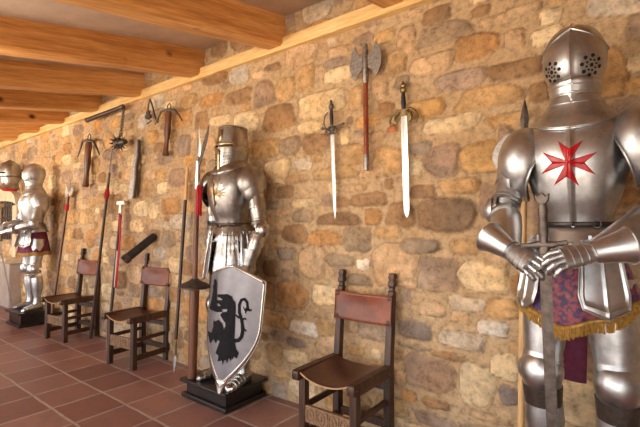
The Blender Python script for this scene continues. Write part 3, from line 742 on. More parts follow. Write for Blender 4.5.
def suit(name, label, loc, kind):
    root = thing(name, label, 'armour', loc); mat = {'cross': 'steel', 'helm': 'steel_old', 'far': 'steel'}[kind]
    keel = 0.05
    B = Loft([(1.19, .130, .112, .10, 0), (1.24, .135, .125, .105, 0), (1.32, .158, .158, .12, 0), (1.41, .182, .180, .135, 0), (1.49, .195, .182, .14, 0), (1.57, .188, .160, .13, 0), (1.62, .165, .130, .115, 0), (1.66, .130, .098, .09, 0)], 2.25,
             mod=lambda th, z: 1 + 0.07 * math.exp(-(th / .035) ** 2))
    b = B.mesh(1.19, 1.655, 30, 120, -1.62, 1.62); band(b, B, 1.195, .005, 40, -1.62, 1.62)
    bp = b.build('breastplate', mat, root, mods=[('solid', .003)], ang=60)
    k = B.mesh(1.19, 1.655, 16, 48, 1.55, 2 * PI - 1.55, -.003); k.build('backplate', mat, root, mods=[('solid', .003)])
    BB = lambda x, z, off: B.front(x, z, off)
    if kind == 'cross':
        cr = MB(); cx, cz = -0.008, 1.445; R = 0.089
        arms = []
        for i in range(4):
            a = i * PI / 2 + 0.09; c_, s_ = math.cos(a), math.sin(a)
            f = lambda x, z: (cx + (x * c_ + z * s_), cz + (-x * s_ + z * c_))
            L_ = R * (1.0 if i % 2 == 0 else 1.05)
            N_ = 10
            for (p0, p1, p2, p3) in (((-.006, 0), (-.043, L_), (0, 0), (0, L_ * .60)), ((0, 0), (0, L_ * .60), (.006, 0), (.043, L_))):
                rows = []
                for j in range(N_ + 1):
                    t = j / N_; A_ = (p0[0] + (p1[0] - p0[0]) * t, p0[1] + (p1[1] - p0[1]) * t); B_ = (p2[0] + (p3[0] - p2[0]) * t, p2[1] + (p3[1] - p2[1]) * t)
                    rows.append([BB(*f(A_[0] + (B_[0] - A_[0]) * q / 5, A_[1] + (B_[1] - A_[1]) * q / 5), .0035) for q in range(6)])
                cr.rings(rows, closed=False, cap=False)
        cr.build('red_cross', 'red_paint', bp, mods=[('solid', .0015, 0)])
    if kind == 'helm':
        # gilt etched motif on the breast: a crowned eagle-like spread of feathers
        e = MB(); 
        for sd in (-1, 1):
            for j in range(7):
                a = 0.35 + j * 0.28; L_ = .125 - .008 * j; p0 = (sd * .012, 1.43); rows = []
                for q in range(7):
                    t = q / 6; x = p0[0] + sd * math.sin(a) * L_ * t; z = p0[1] + math.cos(a) * L_ * t * 1.0; w = .0085 * math.sin(PI * (t * .85 + .1))
                    dx, dz = math.cos(a) * w, -sd * math.sin(a) * w; rows.append([BB(x - dx, z + sd * dz, .003), BB(x + dx, z - sd * dz, .003)])
                e.rings(rows, closed=False, cap=False)
        rows = [[BB(-w, z, .0035), BB(0, z, .0035), BB(w, z, .0035)] for z, w in ((1.33, .002), (1.36, .016), (1.39, .010), (1.43, .016), (1.46, .013), (1.475, .008), (1.49, .012), (1.51, .007), (1.52, .001))]
        e.rings(rows, closed=False, cap=False)
        for c_ in range(3):
            x0 = -.012 + .012 * c_; e.rings([[BB(x0 - .004, 1.525, .003), BB(x0 + .004, 1.525, .003)], [BB(x0 - .0005, 1.545, .003), BB(x0 + .0005, 1.545, .003)]], closed=False, cap=False)
        e.build('gilt_emblem', 'brass', bp, mods=[('solid', .0012, 0)])
    G = Loft([(1.640, .158, .160, .135, 0), (1.660, .146, .148, .13, 0), (1.685, .122, .128, .118, 0), (1.71, .101, .113, .103, -.003), (1.735, .092, .106, .097, -.005)], 2.1, zoff=lambda th, z: -0.055 * max(0, math.cos(th)) ** 1.5 * max(0, (1.715 - z) / .075))
    g = G.mesh(1.640, 1.735, 14, 48, cap=False); band(g, G, 1.640, .0045, 48); band(g, G, 1.705, .003, 48); g.build('gorget', 'steel_old' if kind == 'helm' else mat, root, mods=[('solid', .003)])
    # fauld
    f = MB(); rows = []; seq = [(1.215, .140, .122), (1.18, .152, .134), (1.18, .148, .130), (1.135, .170, .150), (1.135, .166, .146), (1.085, .192, .172)]
    for z, rx, ry in seq: rows.append([Vector((rx * math.sin(2 * PI * k_ / 48), -ry * math.cos(2 * PI * k_ / 48), z - .012 * max(0, math.cos(2 * PI * k_ / 48)))) for k_ in range(48)])
    f.rings(rows, cap=False); f.tube(rows[-1] + [rows[-1][0]], .0035, 6, cap=False); fa = f.build('fauld', mat, root, mods=[('solid', .003)])
    st = MB(); band(st, B, 1.205, .009, 48, off=.004); st.build('waist_belt', 'strap' if kind != 'far' else mat, root)
    bk = MB(); p = B.pt(.55, 1.205, .012); bk.tube([p + Vector((math.cos(t) * .013, 0, math.sin(t) * .015)) for t in [2 * PI * q / 10 for q in range(11)]], .0025, 6, cap=False); bk.build('buckle', 'iron', root)
    if kind == 'helm': great_helm(root, mat)
    else: close_helmet(root, mat)
    for sd in (-1, 1):
        if kind == 'cross': pauldron(root, sd, mat, (sd * .205 + .012, -.02, 1.492 + .02 * sd), rad=(.112, .152, .165), ax=(.80, -.34, .34), mp=1.9)
        else: pauldron(root, sd, mat, (sd * .212, -.005, 1.505), rad=(.110, .125, .140), ax=(.66, -.36, .46))
    H = 0.90
    if kind == 'cross':
        arm(root, -1, (-.225, .0, 1.50), (-.262, -.115, 1.265), (-.175, -.375, 1.105), mat, (0.78, -.40, -.42), (-.35, -.72, .60), .9)
        arm(root, 1, (.245, .0, 1.50), (.315, -.135, 1.27), (.085, -.40, 1.11), mat, (-.86, -.40, -.22), (.10, -.75, .62), .75)
    elif kind == 'helm':
        arm(root, -1, (-.245, .0, 1.50), (-.275, .05, 1.21), (-.235, -.03, .96), mat, (0.0, -.25, -.95), (-.9, -.1, .1), 1.0)
        arm(root, 1, (.245, .0, 1.50), (.325, -.01, 1.16), (.30, -.115, .90), mat, (0, -.35, -.9), (.6, -.75, .3), .9)
    else:
        arm(root, -1, (-.245, .0, 1.50), (-.29, -.09, 1.22), (-.09, -.33, 1.14), mat, (.75, -.5, -.2), (-.3, -.7, .6), .8)
        arm(root, 1, (.245, .0, 1.50), (.29, -.10, 1.20), (.08, -.34, 1.10), mat, (-.75, -.55, -.15), (.2, -.7, .6), .8)
    sx_ = .125
    for sd in (-1, 1):
        legs(root, sd, mat, (sd * .105, 0, .98), (sd * .135, -.03, .575), (sd * .128, .005, .085), strap=(kind == 'cross'))
    if kind == 'cross':
        skirt_and_fringe(root, 'brocade', (0.80, 0.97)); MB().tube([(-.02, .12, .95), (-.03, .13, .5)], [.05, .045], 14, .3).build('hanging_cloth', 'maroon', root)
        for sd in (-1, 1): tasset(root, mat, .52 if sd > 0 else -.92, .42 if sd > 0 else .34, 1.14, .885)
    elif kind == 'far':
        skirt_and_fringe(root, 'maroon', (0.78, 0.80)); 
        for sd in (-1, 1): tasset(root, mat, sd * .66, .40, 1.135, .90)
    else:
        for sd in (-1, 1): tasset(root, mat, sd * .60, .48, 1.13, .80, r0=(.185, .17), r1=(.225, .22), point=.02, grid=True, border=False); tasset(root, mat, sd * 1.45, .36, 1.13, .84, r0=(.19, .17), r1=(.23, .20), point=.03)
        MB().tube([(0, .02, 1.1), (0, .02, .8)], [(.13, .14), (.15, .16)], 24, 1, (0, 1, 0)).build('mail_skirt', 'iron', root)
    return root
def plinth(label, x0, x1, y0, y1, h=0.145):
    r = thing('display_plinth', label, 'plinth', ((x0 + x1) / 2, (y0 + y1) / 2, 0)); a, b = (x1 - x0) / 2, (y1 - y0) / 2
    MB().box((-a, -b, 0), (a, b, .034)).build('bottom_moulding', 'plinth', r, bevel=.006); MB().box((-a + .03, -b + .03, .034), (a - .03, b - .03, h - .026)).build('body', 'plinth', r, bevel=.003)
    MB().box((-a - .01, -b - .01, h - .026), (a + .01, b + .01, h)).build('top_slab', 'plinth', r, bevel=.006); return r
PH = 0.145
plinth('black lacquered plinth under the armour with the red cross', -.435, .025, -.72, -.06)
plinth('black lacquered plinth under the armour with the great helm and lion shield', -2.87, -2.34, -.455, -.045)
plinth('black plinth under the small looking armour at the far end', -6.86, -6.36, -.50, -.055, 0.19)
suit('suit_of_armor', 'polished plate armour with red eight-pointed cross on its breast, leaning on a sword', (-.21, -.34, PH), 'cross')
suit('suit_of_armor', 'plate armour wearing a flat-topped great helm, standing behind the lion shield', (-2.53, -.235, PH), 'helm')
suit('suit_of_armor', 'silver armour with maroon skirt at the far end of the wall', (-6.62, -.26, 0.191), 'far').scale = (.97, .97, .97)

# ------------------------------------------------------------------ SHIELD
SHW, SHH, SK = 0.245, 0.83, 1.2
def sh_w(v):
    return SHW if v < .34 else SHW * (1 - min(1, (v - .34) / (SHH - .34)) ** 1.9)
def sh_pt(u, v, off=0.0): return Vector((u, SK * u * u - off, -v))
t_ = 0
sh = thing('heater_shield', 'pale heater shield with black rampant lion, standing before the great-helm armour', 'shield', (-2.235, -.485, 1.060), math.radians(7))
sh.rotation_euler = (math.radians(-4), math.radians(3.5), math.radians(7))
def sgrid(k, off, nu=28, nv=40):
    rows = []
    for j in range(nv + 1):
        t = j / nv; row = []
        for i in range(nu + 1):
            s = -1 + 2 * i / nu; v = t * SHH * k + (1 - t) * (.085 * abs(s) ** 1.3) + (1 - k) * .09; w = max(.004, sh_w(min(SHH, t * SHH)) * (1 - (1 - k) * 1.0)); row.append(sh_pt(s * w, v, off))
        rows.append(row)
    return rows
R_ = sgrid(1.0, 0); MB().rings(R_, closed=False, cap=False).build('shield_face', 'field', sh, mods=[('solid', .008)])
rim = MB(); R2 = sgrid(.90, .001)
def strip(A, B): rim.rings([[a + Vector((0, -.012, 0)) for a in A], [b for b in B]], closed=False, cap=False)
strip(R_[0], R2[0]); strip([r[0] for r in R_], [r[0] for r in R2]); strip([r[-1] for r in R_], [r[-1] for r in R2])
rim.tube(R_[0], .006, 8); rim.tube([r[0] for r in R_], .006, 8); rim.tube([r[-1] for r in R_], .006, 8)
rim.build('shield_rim', 'steel_rim', sh, mods=[('solid', .003, 0)])
MB().rings([[sh_pt(x, v, .006) for x in (-w, -w * .5, 0, w * .5, w)] for v, w in ((.77, .05), (.80, .040), (.83, .026), (.862, .014), (.87, .009))], closed=False, cap=False).build('shield_tip', 'steel_pale', sh, mods=[('solid', .012, 0)])
LION = [[(-0.129, 0.212), (-0.049, 0.201), (-0.016, 0.194), (0.035, 0.205), (0.042, 0.222), (0.069, 0.239), (0.062, 0.253), (0.079, 0.273), (0.07, 0.287), (0.083, 0.307), (0.07, 0.324), (0.078, 0.341), (0.066, 0.355), (0.064, 0.409), (0.074, 0.44), (0.07, 0.41), (0.095, 0.49), (0.108, 0.524), (0.117, 0.546), (0.142, 0.569), (0.124, 0.583), (0.131, 0.609), (0.107, 0.598), (0.094, 0.62), (0.083, 0.609), (0.084, 0.635), (0.067, 0.615), (0.057, 0.62), (0.051, 0.654), (0.037, 0.632), (0.021, 0.64), (0.006, 0.674), (0.001, 0.643), (-0.049, 0.66), (-0.044, 0.62), (-0.083, 0.609), (-0.051, 0.581), (0.01, 0.556), (0.044, 0.546), (0.049, 0.524), (0.027, 0.484), (0.009, 0.433), (-0.007, 0.388), (-0.022, 0.381), (-0.071, 0.347), (-0.049, 0.324), (0.002, 0.313), (0.022, 0.296), (0.023, 0.279), (0.001, 0.296), (-0.083, 0.309), (-0.134, 0.296), (-0.074, 0.284), (-0.104, 0.271), (-0.135, 0.279), (-0.154, 0.259), (-0.116, 0.253), (-0.04, 0.267), (-0.03, 0.253), (-0.08, 0.233), (-0.139, 0.228)], [(-0.072, 0.301), (-0.147, 0.284), (-0.169, 0.125), (-0.192, 0.114), (-0.22, 0.12), (-0.212, 0.16), (-0.228, 0.171), (-0.208, 0.205), (-0.222, 0.222), (-0.202, 0.253), (-0.215, 0.284), (-0.174, 0.318), (-0.244, 0.324), (-0.256, 0.335), (-0.218, 0.335), (-0.117, 0.335), (-0.049, 0.321)], [(-0.137, 0.403), (-0.087, 0.381), (-0.045, 0.398), (-0.011, 0.44), (-0.026, 0.433), (0.003, 0.467), (-0.017, 0.512), (-0.043, 0.524), (-0.074, 0.515), (-0.092, 0.546), (-0.124, 0.522), (-0.173, 0.564), (-0.187, 0.529), (-0.24, 0.518), (-0.183, 0.507), (-0.246, 0.49), (-0.17, 0.49), (-0.129, 0.481), (-0.156, 0.422), (-0.151, 0.388)]]
TAIL= [(0.095, 0.495), (0.131, 0.487), (0.152, 0.461), (0.157, 0.422), (0.15, 0.388), (0.158, 0.409), (0.14, 0.352), (0.115, 0.301), (0.108, 0.253), (0.121, 0.219), (0.147, 0.209), (0.169, 0.228), (0.177, 0.262), (0.189, 0.284)]
TWIGS= [[(0.177, 0.262), (0.158, 0.284), (0.141, 0.259)], [(0.119, 0.341), (0.09, 0.324), (0.082, 0.332)], [(0.14, 0.352), (0.165, 0.335), (0.177, 0.347)], [(0.162, 0.409), (0.179, 0.415), (0.186, 0.423)], [(0.189, 0.284), (0.204, 0.273), (0.208, 0.284)], [(0.177, 0.267), (0.164, 0.296), (0.169, 0.305)]]
def decal(parent, name, polys, tubes, mat):
    bm = bmesh.new()
    for P in polys:
        vs = [bm.verts.new((x, 0, z)) for x, z in P]; bm.faces.new(vs)
    bmesh.ops.triangulate(bm, faces=bm.faces); bmesh.ops.subdivide_edges(bm, edges=bm.edges, cuts=2, use_grid_fill=True)
    mb = MB(); mb.add([sh_pt(v.co.x * .87, v.co.z, .0125) for v in bm.verts], [tuple(x.index for x in f.verts) for f in (bm.verts.index_update(), bm.faces)[1]])
    bm.free()
    for T, w in tubes:
        rows = []
        pts = []
        for i in range(len(T) - 1):
            for q in range(4):
                t = q / 4; pts.append((T[i][0] + (T[i + 1][0] - T[i][0]) * t, T[i][1] + (T[i + 1][1] - T[i][1]) * t))
        pts.append(T[-1]); pts = [(a * .87, b) for a, b in pts]; n = len(pts)
        for i, p in enumerate(pts):
            a = pts[max(0, i - 1)]; b = pts[min(n - 1, i + 1)]; dx, dz = b[0] - a[0], b[1] - a[1]; L = math.hypot(dx, dz) or 1; ww = w[0] + (w[1] - w[0]) * i / (n - 1)
            rows.append([sh_pt(p[0] - dz / L * ww, p[1] + dx / L * ww, .0125), sh_pt(p[0] + dz / L * ww, p[1] - dx / L * ww, .0125)])
        mb.rings(rows, closed=False, cap=False)
    return mb.build(name, mat, parent, smooth=False)
decal(sh, 'lion_emblem', LION, [(TAIL, (.013, .008))] + [(t, (.008, .002)) for t in TWIGS], 'black_paint')

# ------------------------------------------------------------------ CHAIRS
def chair(label, loc, light=True):
    r = thing('leather_chair', label, 'chair', loc, 0, None)
    for sx_ in (-1, 1):
        mb = MB(); x = sx_ * .190; w = .024
        pr = [(0, .030), (.05, .028), (.44, .027), (.47, .026), (.93, .022), (.935, .017), (.955, .017), (.96, .023), (.985, .025), (1.0, .019), (1.015, .024), (1.04, .020)]
        rows = []
        for z, h in pr:
            y = .175 + max(0, z - .45) * .10; rows.append([Vector((x - w * (h / .028), y - h, z)), Vector((x + w * (h / .028), y - h, z)), Vector((x + w * (h / .028), y + h, z)), Vector((x - w * (h / .028), y + h, z))])
        mb.rings(rows); mb.build('back_post', 'walnut', r, bevel=.003, ang=30)
        MB().box((sx_ * .180 - .023, -.213, 0), (sx_ * .180 + .023, -.167, .445)).build('leg', 'walnut', r, bevel=.004)
        # side rail with a rounded, grooved front end
        mb = MB(); rows = []
        prof = [(-.262, .016), (-.257, .026), (-.245, .030), (-.236, .024), (-.226, .030), (-.10, .030), (.16, .028)]
        for y, h in prof: rows.append([Vector((sx_ * .195 + a * h * .85, y, .462 + b * h)) for a, b in ((-1, -.8), (-.8, -1), (.8, -1), (1, -.8), (1, .8), (.8, 1), (-.8, 1), (-1, .8))])
        mb.rings(rows); mb.build('seat_rail', 'walnut', r, ang=30)
        MB().box((sx_ * .182 - .012, -.17, .075), (sx_ * .182 + .012, .16, .125)).build('side_stretcher', 'walnut', r, bevel=.004)
        MB().box((sx_ * .182 - .011, -.17, .250), (sx_ * .182 + .011, .16, .285)).build('side_stretcher', 'walnut', r, bevel=.004)
    mb = MB(); mb.box((-.16, -.207, .185), (.16, -.183, .285)); st = mb.build('front_stretcher', 'carved', r, bevel=.003)
    mb = MB()
    for k in range(4):
        x = -.12 + .08 * k; mb.tube([(x + math.cos(t) * .026, -.209, .235 + math.sin(t) * .034) for t in [2 * PI * q / 14 for q in range(15)]], .0045, 6, cap=False); mb.ball((x, -.208, .235), (.010, .006, .014), 8, 6)
        mb.box((x + .034, -.2115, .192), (x + .046, -.205, .278))
    mb.build('carving', 'carved', st)
    MB().box((-.165, .165, .10), (.165, .187, .15)).build('rear_stretcher', 'walnut', r, bevel=.004); MB().box((-.165, .165, .33), (.165, .187, .375)).build('rear_stretcher', 'walnut', r, bevel=.004)
    # leather sling seat
    rows = []; n = 22
    for j in range(17):
        y = -.228 + .37 * j / 16; row = []
        for i in range(n + 1):
            s = -1 + 2 * i / n; fr = (1 - j / 16) ** 2; x = s * .205; sag = (.030 + .026 * fr) * (1 - abs(s) ** 2.2); z = .497 - sag
            if abs(s) > .93: z = .497 - (abs(s) - .93) * .5
            row.append(Vector((x + (s > .99) * .012 - (s < -.99) * .012, y - .012 * fr * (1 - s * s), z)))
        rows.append([row[0] + Vector((-.010, 0, -.030))] + row + [row[-1] + Vector((.010, 0, -.030))])
    seat = MB().rings(rows, closed=False, cap=False).build('seat', 'leather_dark', r, mods=[('solid', .005)])
    MB().tube([p + Vector((0, -.002, -.004)) for p in rows[0][1:-1]], .0045, 6).build('seat_edge', 'leather_edge', seat)
    # leather back panel
    rows = []
    for j in range(11):
        z = .725 + .185 * j / 10; row = []
        for i in range(19):
            s = -1 + 2 * i / 18; b = (1 - s * s) * .020 * math.sin(PI * (j / 10) * .9 + .2); dz = -.012 * (1 - s * s) if j > 5 else -.006 * (1 - s * s)
            row.append(Vector((s * .212, .140 + (z - .45) * .10 + b - (.0 if abs(s) < .9 else .003), z + dz * (abs(j - 5) / 5))))
        rows.append(row)
    bk = MB().rings(rows, closed=False, cap=False).build('backrest', 'leather', r, mods=[('solid', .006)])
    for sx_ in (-1, 1):
        for z in (.745, .888): mb = MB(); dome(mb, (sx_ * .192, .132 + (z - .45) * .10, z), (.013, .009, .013), (0, -1, 0), 1.5, 12, 5); mb.build('stud', 'iron', bk)
    return r
c1 = chair('leather chair nearest the camera, between the lion shield and the red cross armour', (-1.42, -.285, 0))
for lab, loc in (('leather chair beneath the black tube that juts from the wall', (-3.93, -.215, 0)), ('leather chair nearest the far armour, partly behind a leaning spear', (-5.41, -.235, 0))):
    c = copy_tree(c1); c.location = loc; c.rotation_euler = (0, 0, math.radians(7 if loc[0] > -5 else 8)); c['label'] = lab
for c in [o for o in COL.objects if o.name.startswith('leather_chair')]: c['group'] = 'leather chairs along the stone wall'

# ------------------------------------------------------------------ WALL ARMS
def lean(o, a, b):
    """put an object built along +Z with foot at a, pointing to b (its local -Y stays towards the room)"""
    a, b = Vector(a), Vector(b); z = (b - a).normalized(); y = Vector((0, 1, 0)); x = y.cross(z).normalized(); y = z.cross(x)
    o.matrix_world = Matrix.Translation(a) @ Matrix((x, y, z)).transposed().to_4x4(); return (b - a).length
def arc(c, r, a0, a1, n=14, y=0, rz=None): return [(c[0] + r * math.cos(a0 + (a1 - a0) * k / n), y, c[1] + (rz or r) * math.sin(a0 + (a1 - a0) * k / n)) for k in range(n + 1)]

# knight's sword (hands rest on it)
s1 = thing('longsword', 'long grey sword held point down under the gauntlets of the red cross armour', 'sword'); L = lean(s1, (-.252, -.655, PH + .001), (-.272, -.755, 1.475))
MB().bevelblade([(1.17, .017), (1.10, .019), (.6, .019), (.3, .018), (.08, .017), (.02, .010), (0, .001)], .012).build('blade', 'blade_dark', s1)
mb = MB(); mb.tube([(-.072, 0, L - .206), (-.045, 0, L - .203), (-.02, 0, L - .20), (0, 0, L - .198), (.02, 0, L - .20), (.045, 0, L - .196), (.072, 0, L - .192)], [.011, .010, .014, .017, .014, .010, .011], 10, .7); mb.lathe([(.018, L - .26), (.022, L - .235), (.016, L - .20), (.018, L - .19)], sy=.6); mb.build('crossguard', 'blade_dark', s1)
MB().lathe([(.013, L - .20), (.015, L - .15), (.014, L - .10), (.016, L - .075), (.012, L - .05)], n=16, sy=.8).build('grip', 'blade_dark', s1)
mb = MB(); mb.prism([(-.010, L - .055), (-.020, L - .042), (-.024, L - .016), (-.013, L - .026), (0, L - .012), (.013, L - .026), (.024, L - .016), (.020, L - .042), (.010, L - .055)], .02); mb.build('pommel', 'blade_dark', s1, bevel=.003)
# far knight's sword
s3 = thing('longsword', 'long pale sword standing point down before the far silver armour', 'sword'); L = lean(s3, (-6.62, -.485, .191), (-6.62, -.70, 1.38))
MB().bevelblade([(.95, .035), (.4, .033), (.1, .026), (0, .001)], .012).build('blade', 'blade_old', s3); MB().box((-.11, -.01, .95), (.11, .01, .975)).build('crossguard', 'iron', s3, bevel=.004)
MB().tube([(0, 0, .97), (0, 0, L - .03)], .014, 10).build('grip', 'black_leather', s3); MB().ball((0, 0, L - .015), .025).build('pommel', 'iron', s3)

# hanging sword with swept hilt (left)
def hung(name, label, cat, x, z, ang=0, y=-.055):
    o = thing(name, label, cat, (x, y, z)); o.rotation_euler = (0, ang, 0); return o
o = hung('swept_hilt_sword', 'dark-hilted sword with ringed guard hanging left of the two-bladed axe', 'sword', -1.672, 1.385, math.radians(-2.3))
MB().bevelblade([(.615, .016), (.3, .015), (.06, .012), (0, .001)], .008).build('blade', 'blade_grey', o)
mb = MB(); mb.ball((0, 0, .79), (.021, .016, .023)); mb.lathe([(.012, .765), (.009, .812), (.012, .818), (.006, .838)], n=12); mb.build('pommel', 'iron', o)
MB().lathe([(.011, .66), (.014, .70), (.013, .74), (.010, .77)], n=14).build('grip', 'black_leather', o)
mb = MB(); mb.tube([(-.075, 0, .648), (-.04, 0, .640), (0, 0, .645), (.04, 0, .640), (.095, 0, .650)], [.009, .006, .008, .006, .009], 8); mb.ball((-.078, 0, .648), .011); mb.ball((.098, 0, .65), .010)
mb.tube(arc((-.002, .69), .062, -1.9, -4.3, 16, -.004, .07), .0045, 7); mb.tube(arc((0, .618), .034, 0, 2 * PI, 18, -.018, .026), .0042, 7, cap=False); mb.tube(arc((-.03, .612), .020, 0, 2 * PI, 14, -.01), .0038, 7, cap=False); mb.tube(arc((.03, .612), .020, 0, 2 * PI, 14, -.01), .0038, 7, cap=False)
mb.box((-.014, -.006, .60), (.014, .006, .655)); mb.build('guard', 'iron', o)
# hanging sword with shell guard (right)
o = hung('shell_guard_sword', 'bright-bladed sword with bronze curling guard hanging right of the axe', 'sword', -1.130, 1.388, math.radians(-1.5))
MB().bevelblade([(.64, .021), (.3, .020), (.05, .018), (.015, .010), (0, .001)], .009).build('blade', 'blade', o)
mb = MB(); mb.lathe([(.008, .775), (.020, .785), (.024, .80), (.016, .812), (.020, .822), (.010, .838), (.003, .853)], n=14, sy=.7); mb.build('pommel', 'bronze', o)
MB().lathe([(.012, .672), (.016, .71), (.014, .75), (.011, .778)], n=14).build('grip', 'black_leather', o)
mb = MB(); mb.box((-.022, -.008, .63), (.022, .008, .675))
for sd in (-1, 1):
    mb.tube([(sd * .01, 0, .665), (sd * .045, -.006, .672), (sd * .078, -.008, .648), (sd * .094, -.008, .612), (sd * .086, -.008, .585), (sd * .072, -.008, .592)], [.008, .008, .008, .008, .009, .006], 8)
    mb.tube([(sd * .02, -.01, .655), (sd * .05, -.018, .640), (sd * .056, -.018, .605), (sd * .036, -.014, .588)], [.007, .007, .007, .006], 8)
    mb.prism([(sd * .02, .66), (sd * .05, .655), (sd * .06, .625), (sd * .042, .60), (sd * .024, .62)], .006)
mb.build('guard', 'bronze', o)
# two-bladed axe
o = hung('battle_axe', 'two-bladed axe with red-brown studded shaft hanging between the two swords', 'axe', -1.414, 1.70, math.radians(-.5), -.06)
mb = MB().tube([(0, 0, .095), (0, 0, .60)], .0165, 14); mb.build('shaft', 'redwood', o)
for z in (.16, .24, .30, .33, .42, .47, .53): MB().lathe([(.0175, z), (.0205, z + .006), (.0175, z + .012)], n=14).build('binding_ring', 'redwood', o)
MB().lathe([(.018, 0), (.020, .006), (.020, .10), (.018, .106)], n=16).build('butt_cap', 'blade_old', o)
MB().lathe([(.019, .58), (.022, .59), (.020, .80), (.016, .82), (.018, .835), (.010, .845)], n=14).build('socket', 'blade_old', o)
for sd in (-1, 1):
    A = [(sd * .012, .765), (sd * .04, .772), (sd * .066, .80), (sd * .078, .845)]; n = 16
    E_ = [(sd * (.080 + .042 * math.sin(PI * k / n) ** .8), .845 - .235 * k / n) for k in range(n + 1)]
    P = A + E_ + [(sd * .062, .640), (sd * .035, .672), (sd * .012, .680)]
    MB().prism(P, .007).build('axe_blade', 'blade_old', o, bevel=.002)
# halberd behind the cross knight
o = thing('halberd', 'pale-shafted halberd standing on the floor behind the red cross armour', 'halberd'); L = lean(o, (-.475, -.20, 0), (-.452, -.10, 1.985))
MB().tube([(0, 0, 0), (0, 0, L - .28)], .0155, 12).build('shaft', 'shaft_pale', o)
mb = MB(); mb.lathe([(.017, L - .30), (.020, L - .29), (.015, L - .20), (.018, L - .185), (.012, L - .17)], n=12); mb.bevelblade([(L - .175, .009), (L - .15, .016), (L - .10, .021), (L - .04, .011), (L, .001)], .014); mb.build('spike', 'iron', o)
MB().prism([(-.012, L - .30), (-.055, L - .255), (-.050, L - .21)] + [(-.05 - .085 * math.sin(PI * k / 12) ** .7 - .02, L - .165 - .235 * k / 12) for k in range(13)] + [(-.06, L - .37), (-.035, L - .345), (-.012, L - .34)], .007).build('axe_blade', 'blade_old', o, bevel=.002)
MB().prism([(.012, L - .27), (.06, L - .285), (.10, L - .33), (.06, L - .315), (.012, L - .32)], .008).build('rear_fluke', 'blade_old', o, bevel=.002)
# lance beside the great-helm knight
o = thing('jousting_lance', 'tall brown lance with round hand guard standing on the plinth of the great-helm armour', 'lance'); L = lean(o, (-2.80, -.405, PH + .001), (-2.76, -.385, 2.13))
MB().tube([(0, 0, 0), (0, 0, .04), (0, 0, .70)], [.036, .034, .038], 18).build('grip', 'shaft', o)
MB().lathe([(.030, .685), (.085, .695), (.125, .705), (.127, .715), (.10, .735), (.045, .758), (.026, .775)], n=36).build('hand_guard', 'iron', o)
MB().tube([(0, 0, .76), (0, 0, 1.52)], [.021, .018], 14).build('shaft', 'shaft', o)
mb = MB(); mb.lathe([(.019, 1.48), (.022, 1.49), (.020, 1.60), (.016, 1.70), (.019, 1.705), (.012, 1.74)], n=14); mb.bevelblade([(1.73, .014), (1.78, .028), (1.86, .020), (L, .001)], .014); mb.build('lance_head', 'blade', o)
MB().prism([(.012, 1.66), (.020, 1.72), (.050, 1.82), (.085, 1.90), (.125, 1.975), (.118, 1.90), (.095, 1.82), (.055, 1.74), (.040, 1.69)], .008).build('side_blade', 'iron', o, bevel=.002)
mb = MB(); rr = random.Random(3)
for k in range(26):
    x = .020 + rr.uniform(0, .022); y = rr.uniform(-.02, .012); mb.tube([(.012, 0, 1.52), (x, y, 1.49), (x + rr.uniform(-.003, .004), y, 1.38), (x + rr.uniform(-.006, .006), y, 1.26 + rr.uniform(0, .03))], [.005, .006, .006, .004], 5)
mb.build('red_tassel', 'red', o)
# point-down javelin
o = thing('javelin', 'dark-shafted spear leaning point down between the middle chair and the lance', 'spear'); L = lean(o, (-3.363, -.20, 0.001), (-3.40, -.045, 1.885))
MB().bevelblade([(.17, .010), (.13, .026), (.09, .024), (0, .001)], .012).build('spearhead', 'blade_old', o); MB().lathe([(.012, .155), (.017, .17), (.016, .29), (.018, .295), (.014, .30)], n=12).build('socket', 'brass', o)
MB().tube([(0, 0, .29), (0, 0, L - .30)], [.015, .016], 12).build('shaft', 'shaft_dark', o); MB().tube([(0, 0, L - .31), (0, 0, L)], [.017, .013], 12).build('butt', 'shaft_pale', o)
# red-tasselled spear left
def tassel(mb, z, L, x=.014, n=18, r=.014):
    rr = random.Random(8)
    for k in range(n):
        a = 2 * PI * k / n; q = r * rr.uniform(.5, 1.2); mb.tube([(math.cos(a) * .012, math.sin(a) * .012, z), (x * .4 + math.cos(a) * q * 1.2, math.sin(a) * q * 1.2, z - L * .4), (x + math.cos(a) * q, math.sin(a) * q, z - L)], [.006, .007, .005], 5)
o = thing('tasselled_spear', 'long spear with short red tassel leaning beside the chair nearest the far armour', 'spear'); L = lean(o, (-5.165, -.135, 0), (-4.87, -.05, 2.23))
MB().tube([(0, 0, 0), (0, 0, L - .40)], [.019, .015], 12).build('shaft', 'shaft_dark', o); mb = MB(); mb.lathe([(.016, L - .42), (.012, L - .28)], n=12); mb.bevelblade([(L - .29, .008), (L - .24, .022), (L - .12, .012), (L, .001)], .012); mb.build('spearhead', 'iron', o)
mb = MB(); tassel(mb, L - .47, .12, .0, 20, .018); mb.build('red_tassel', 'red', o)
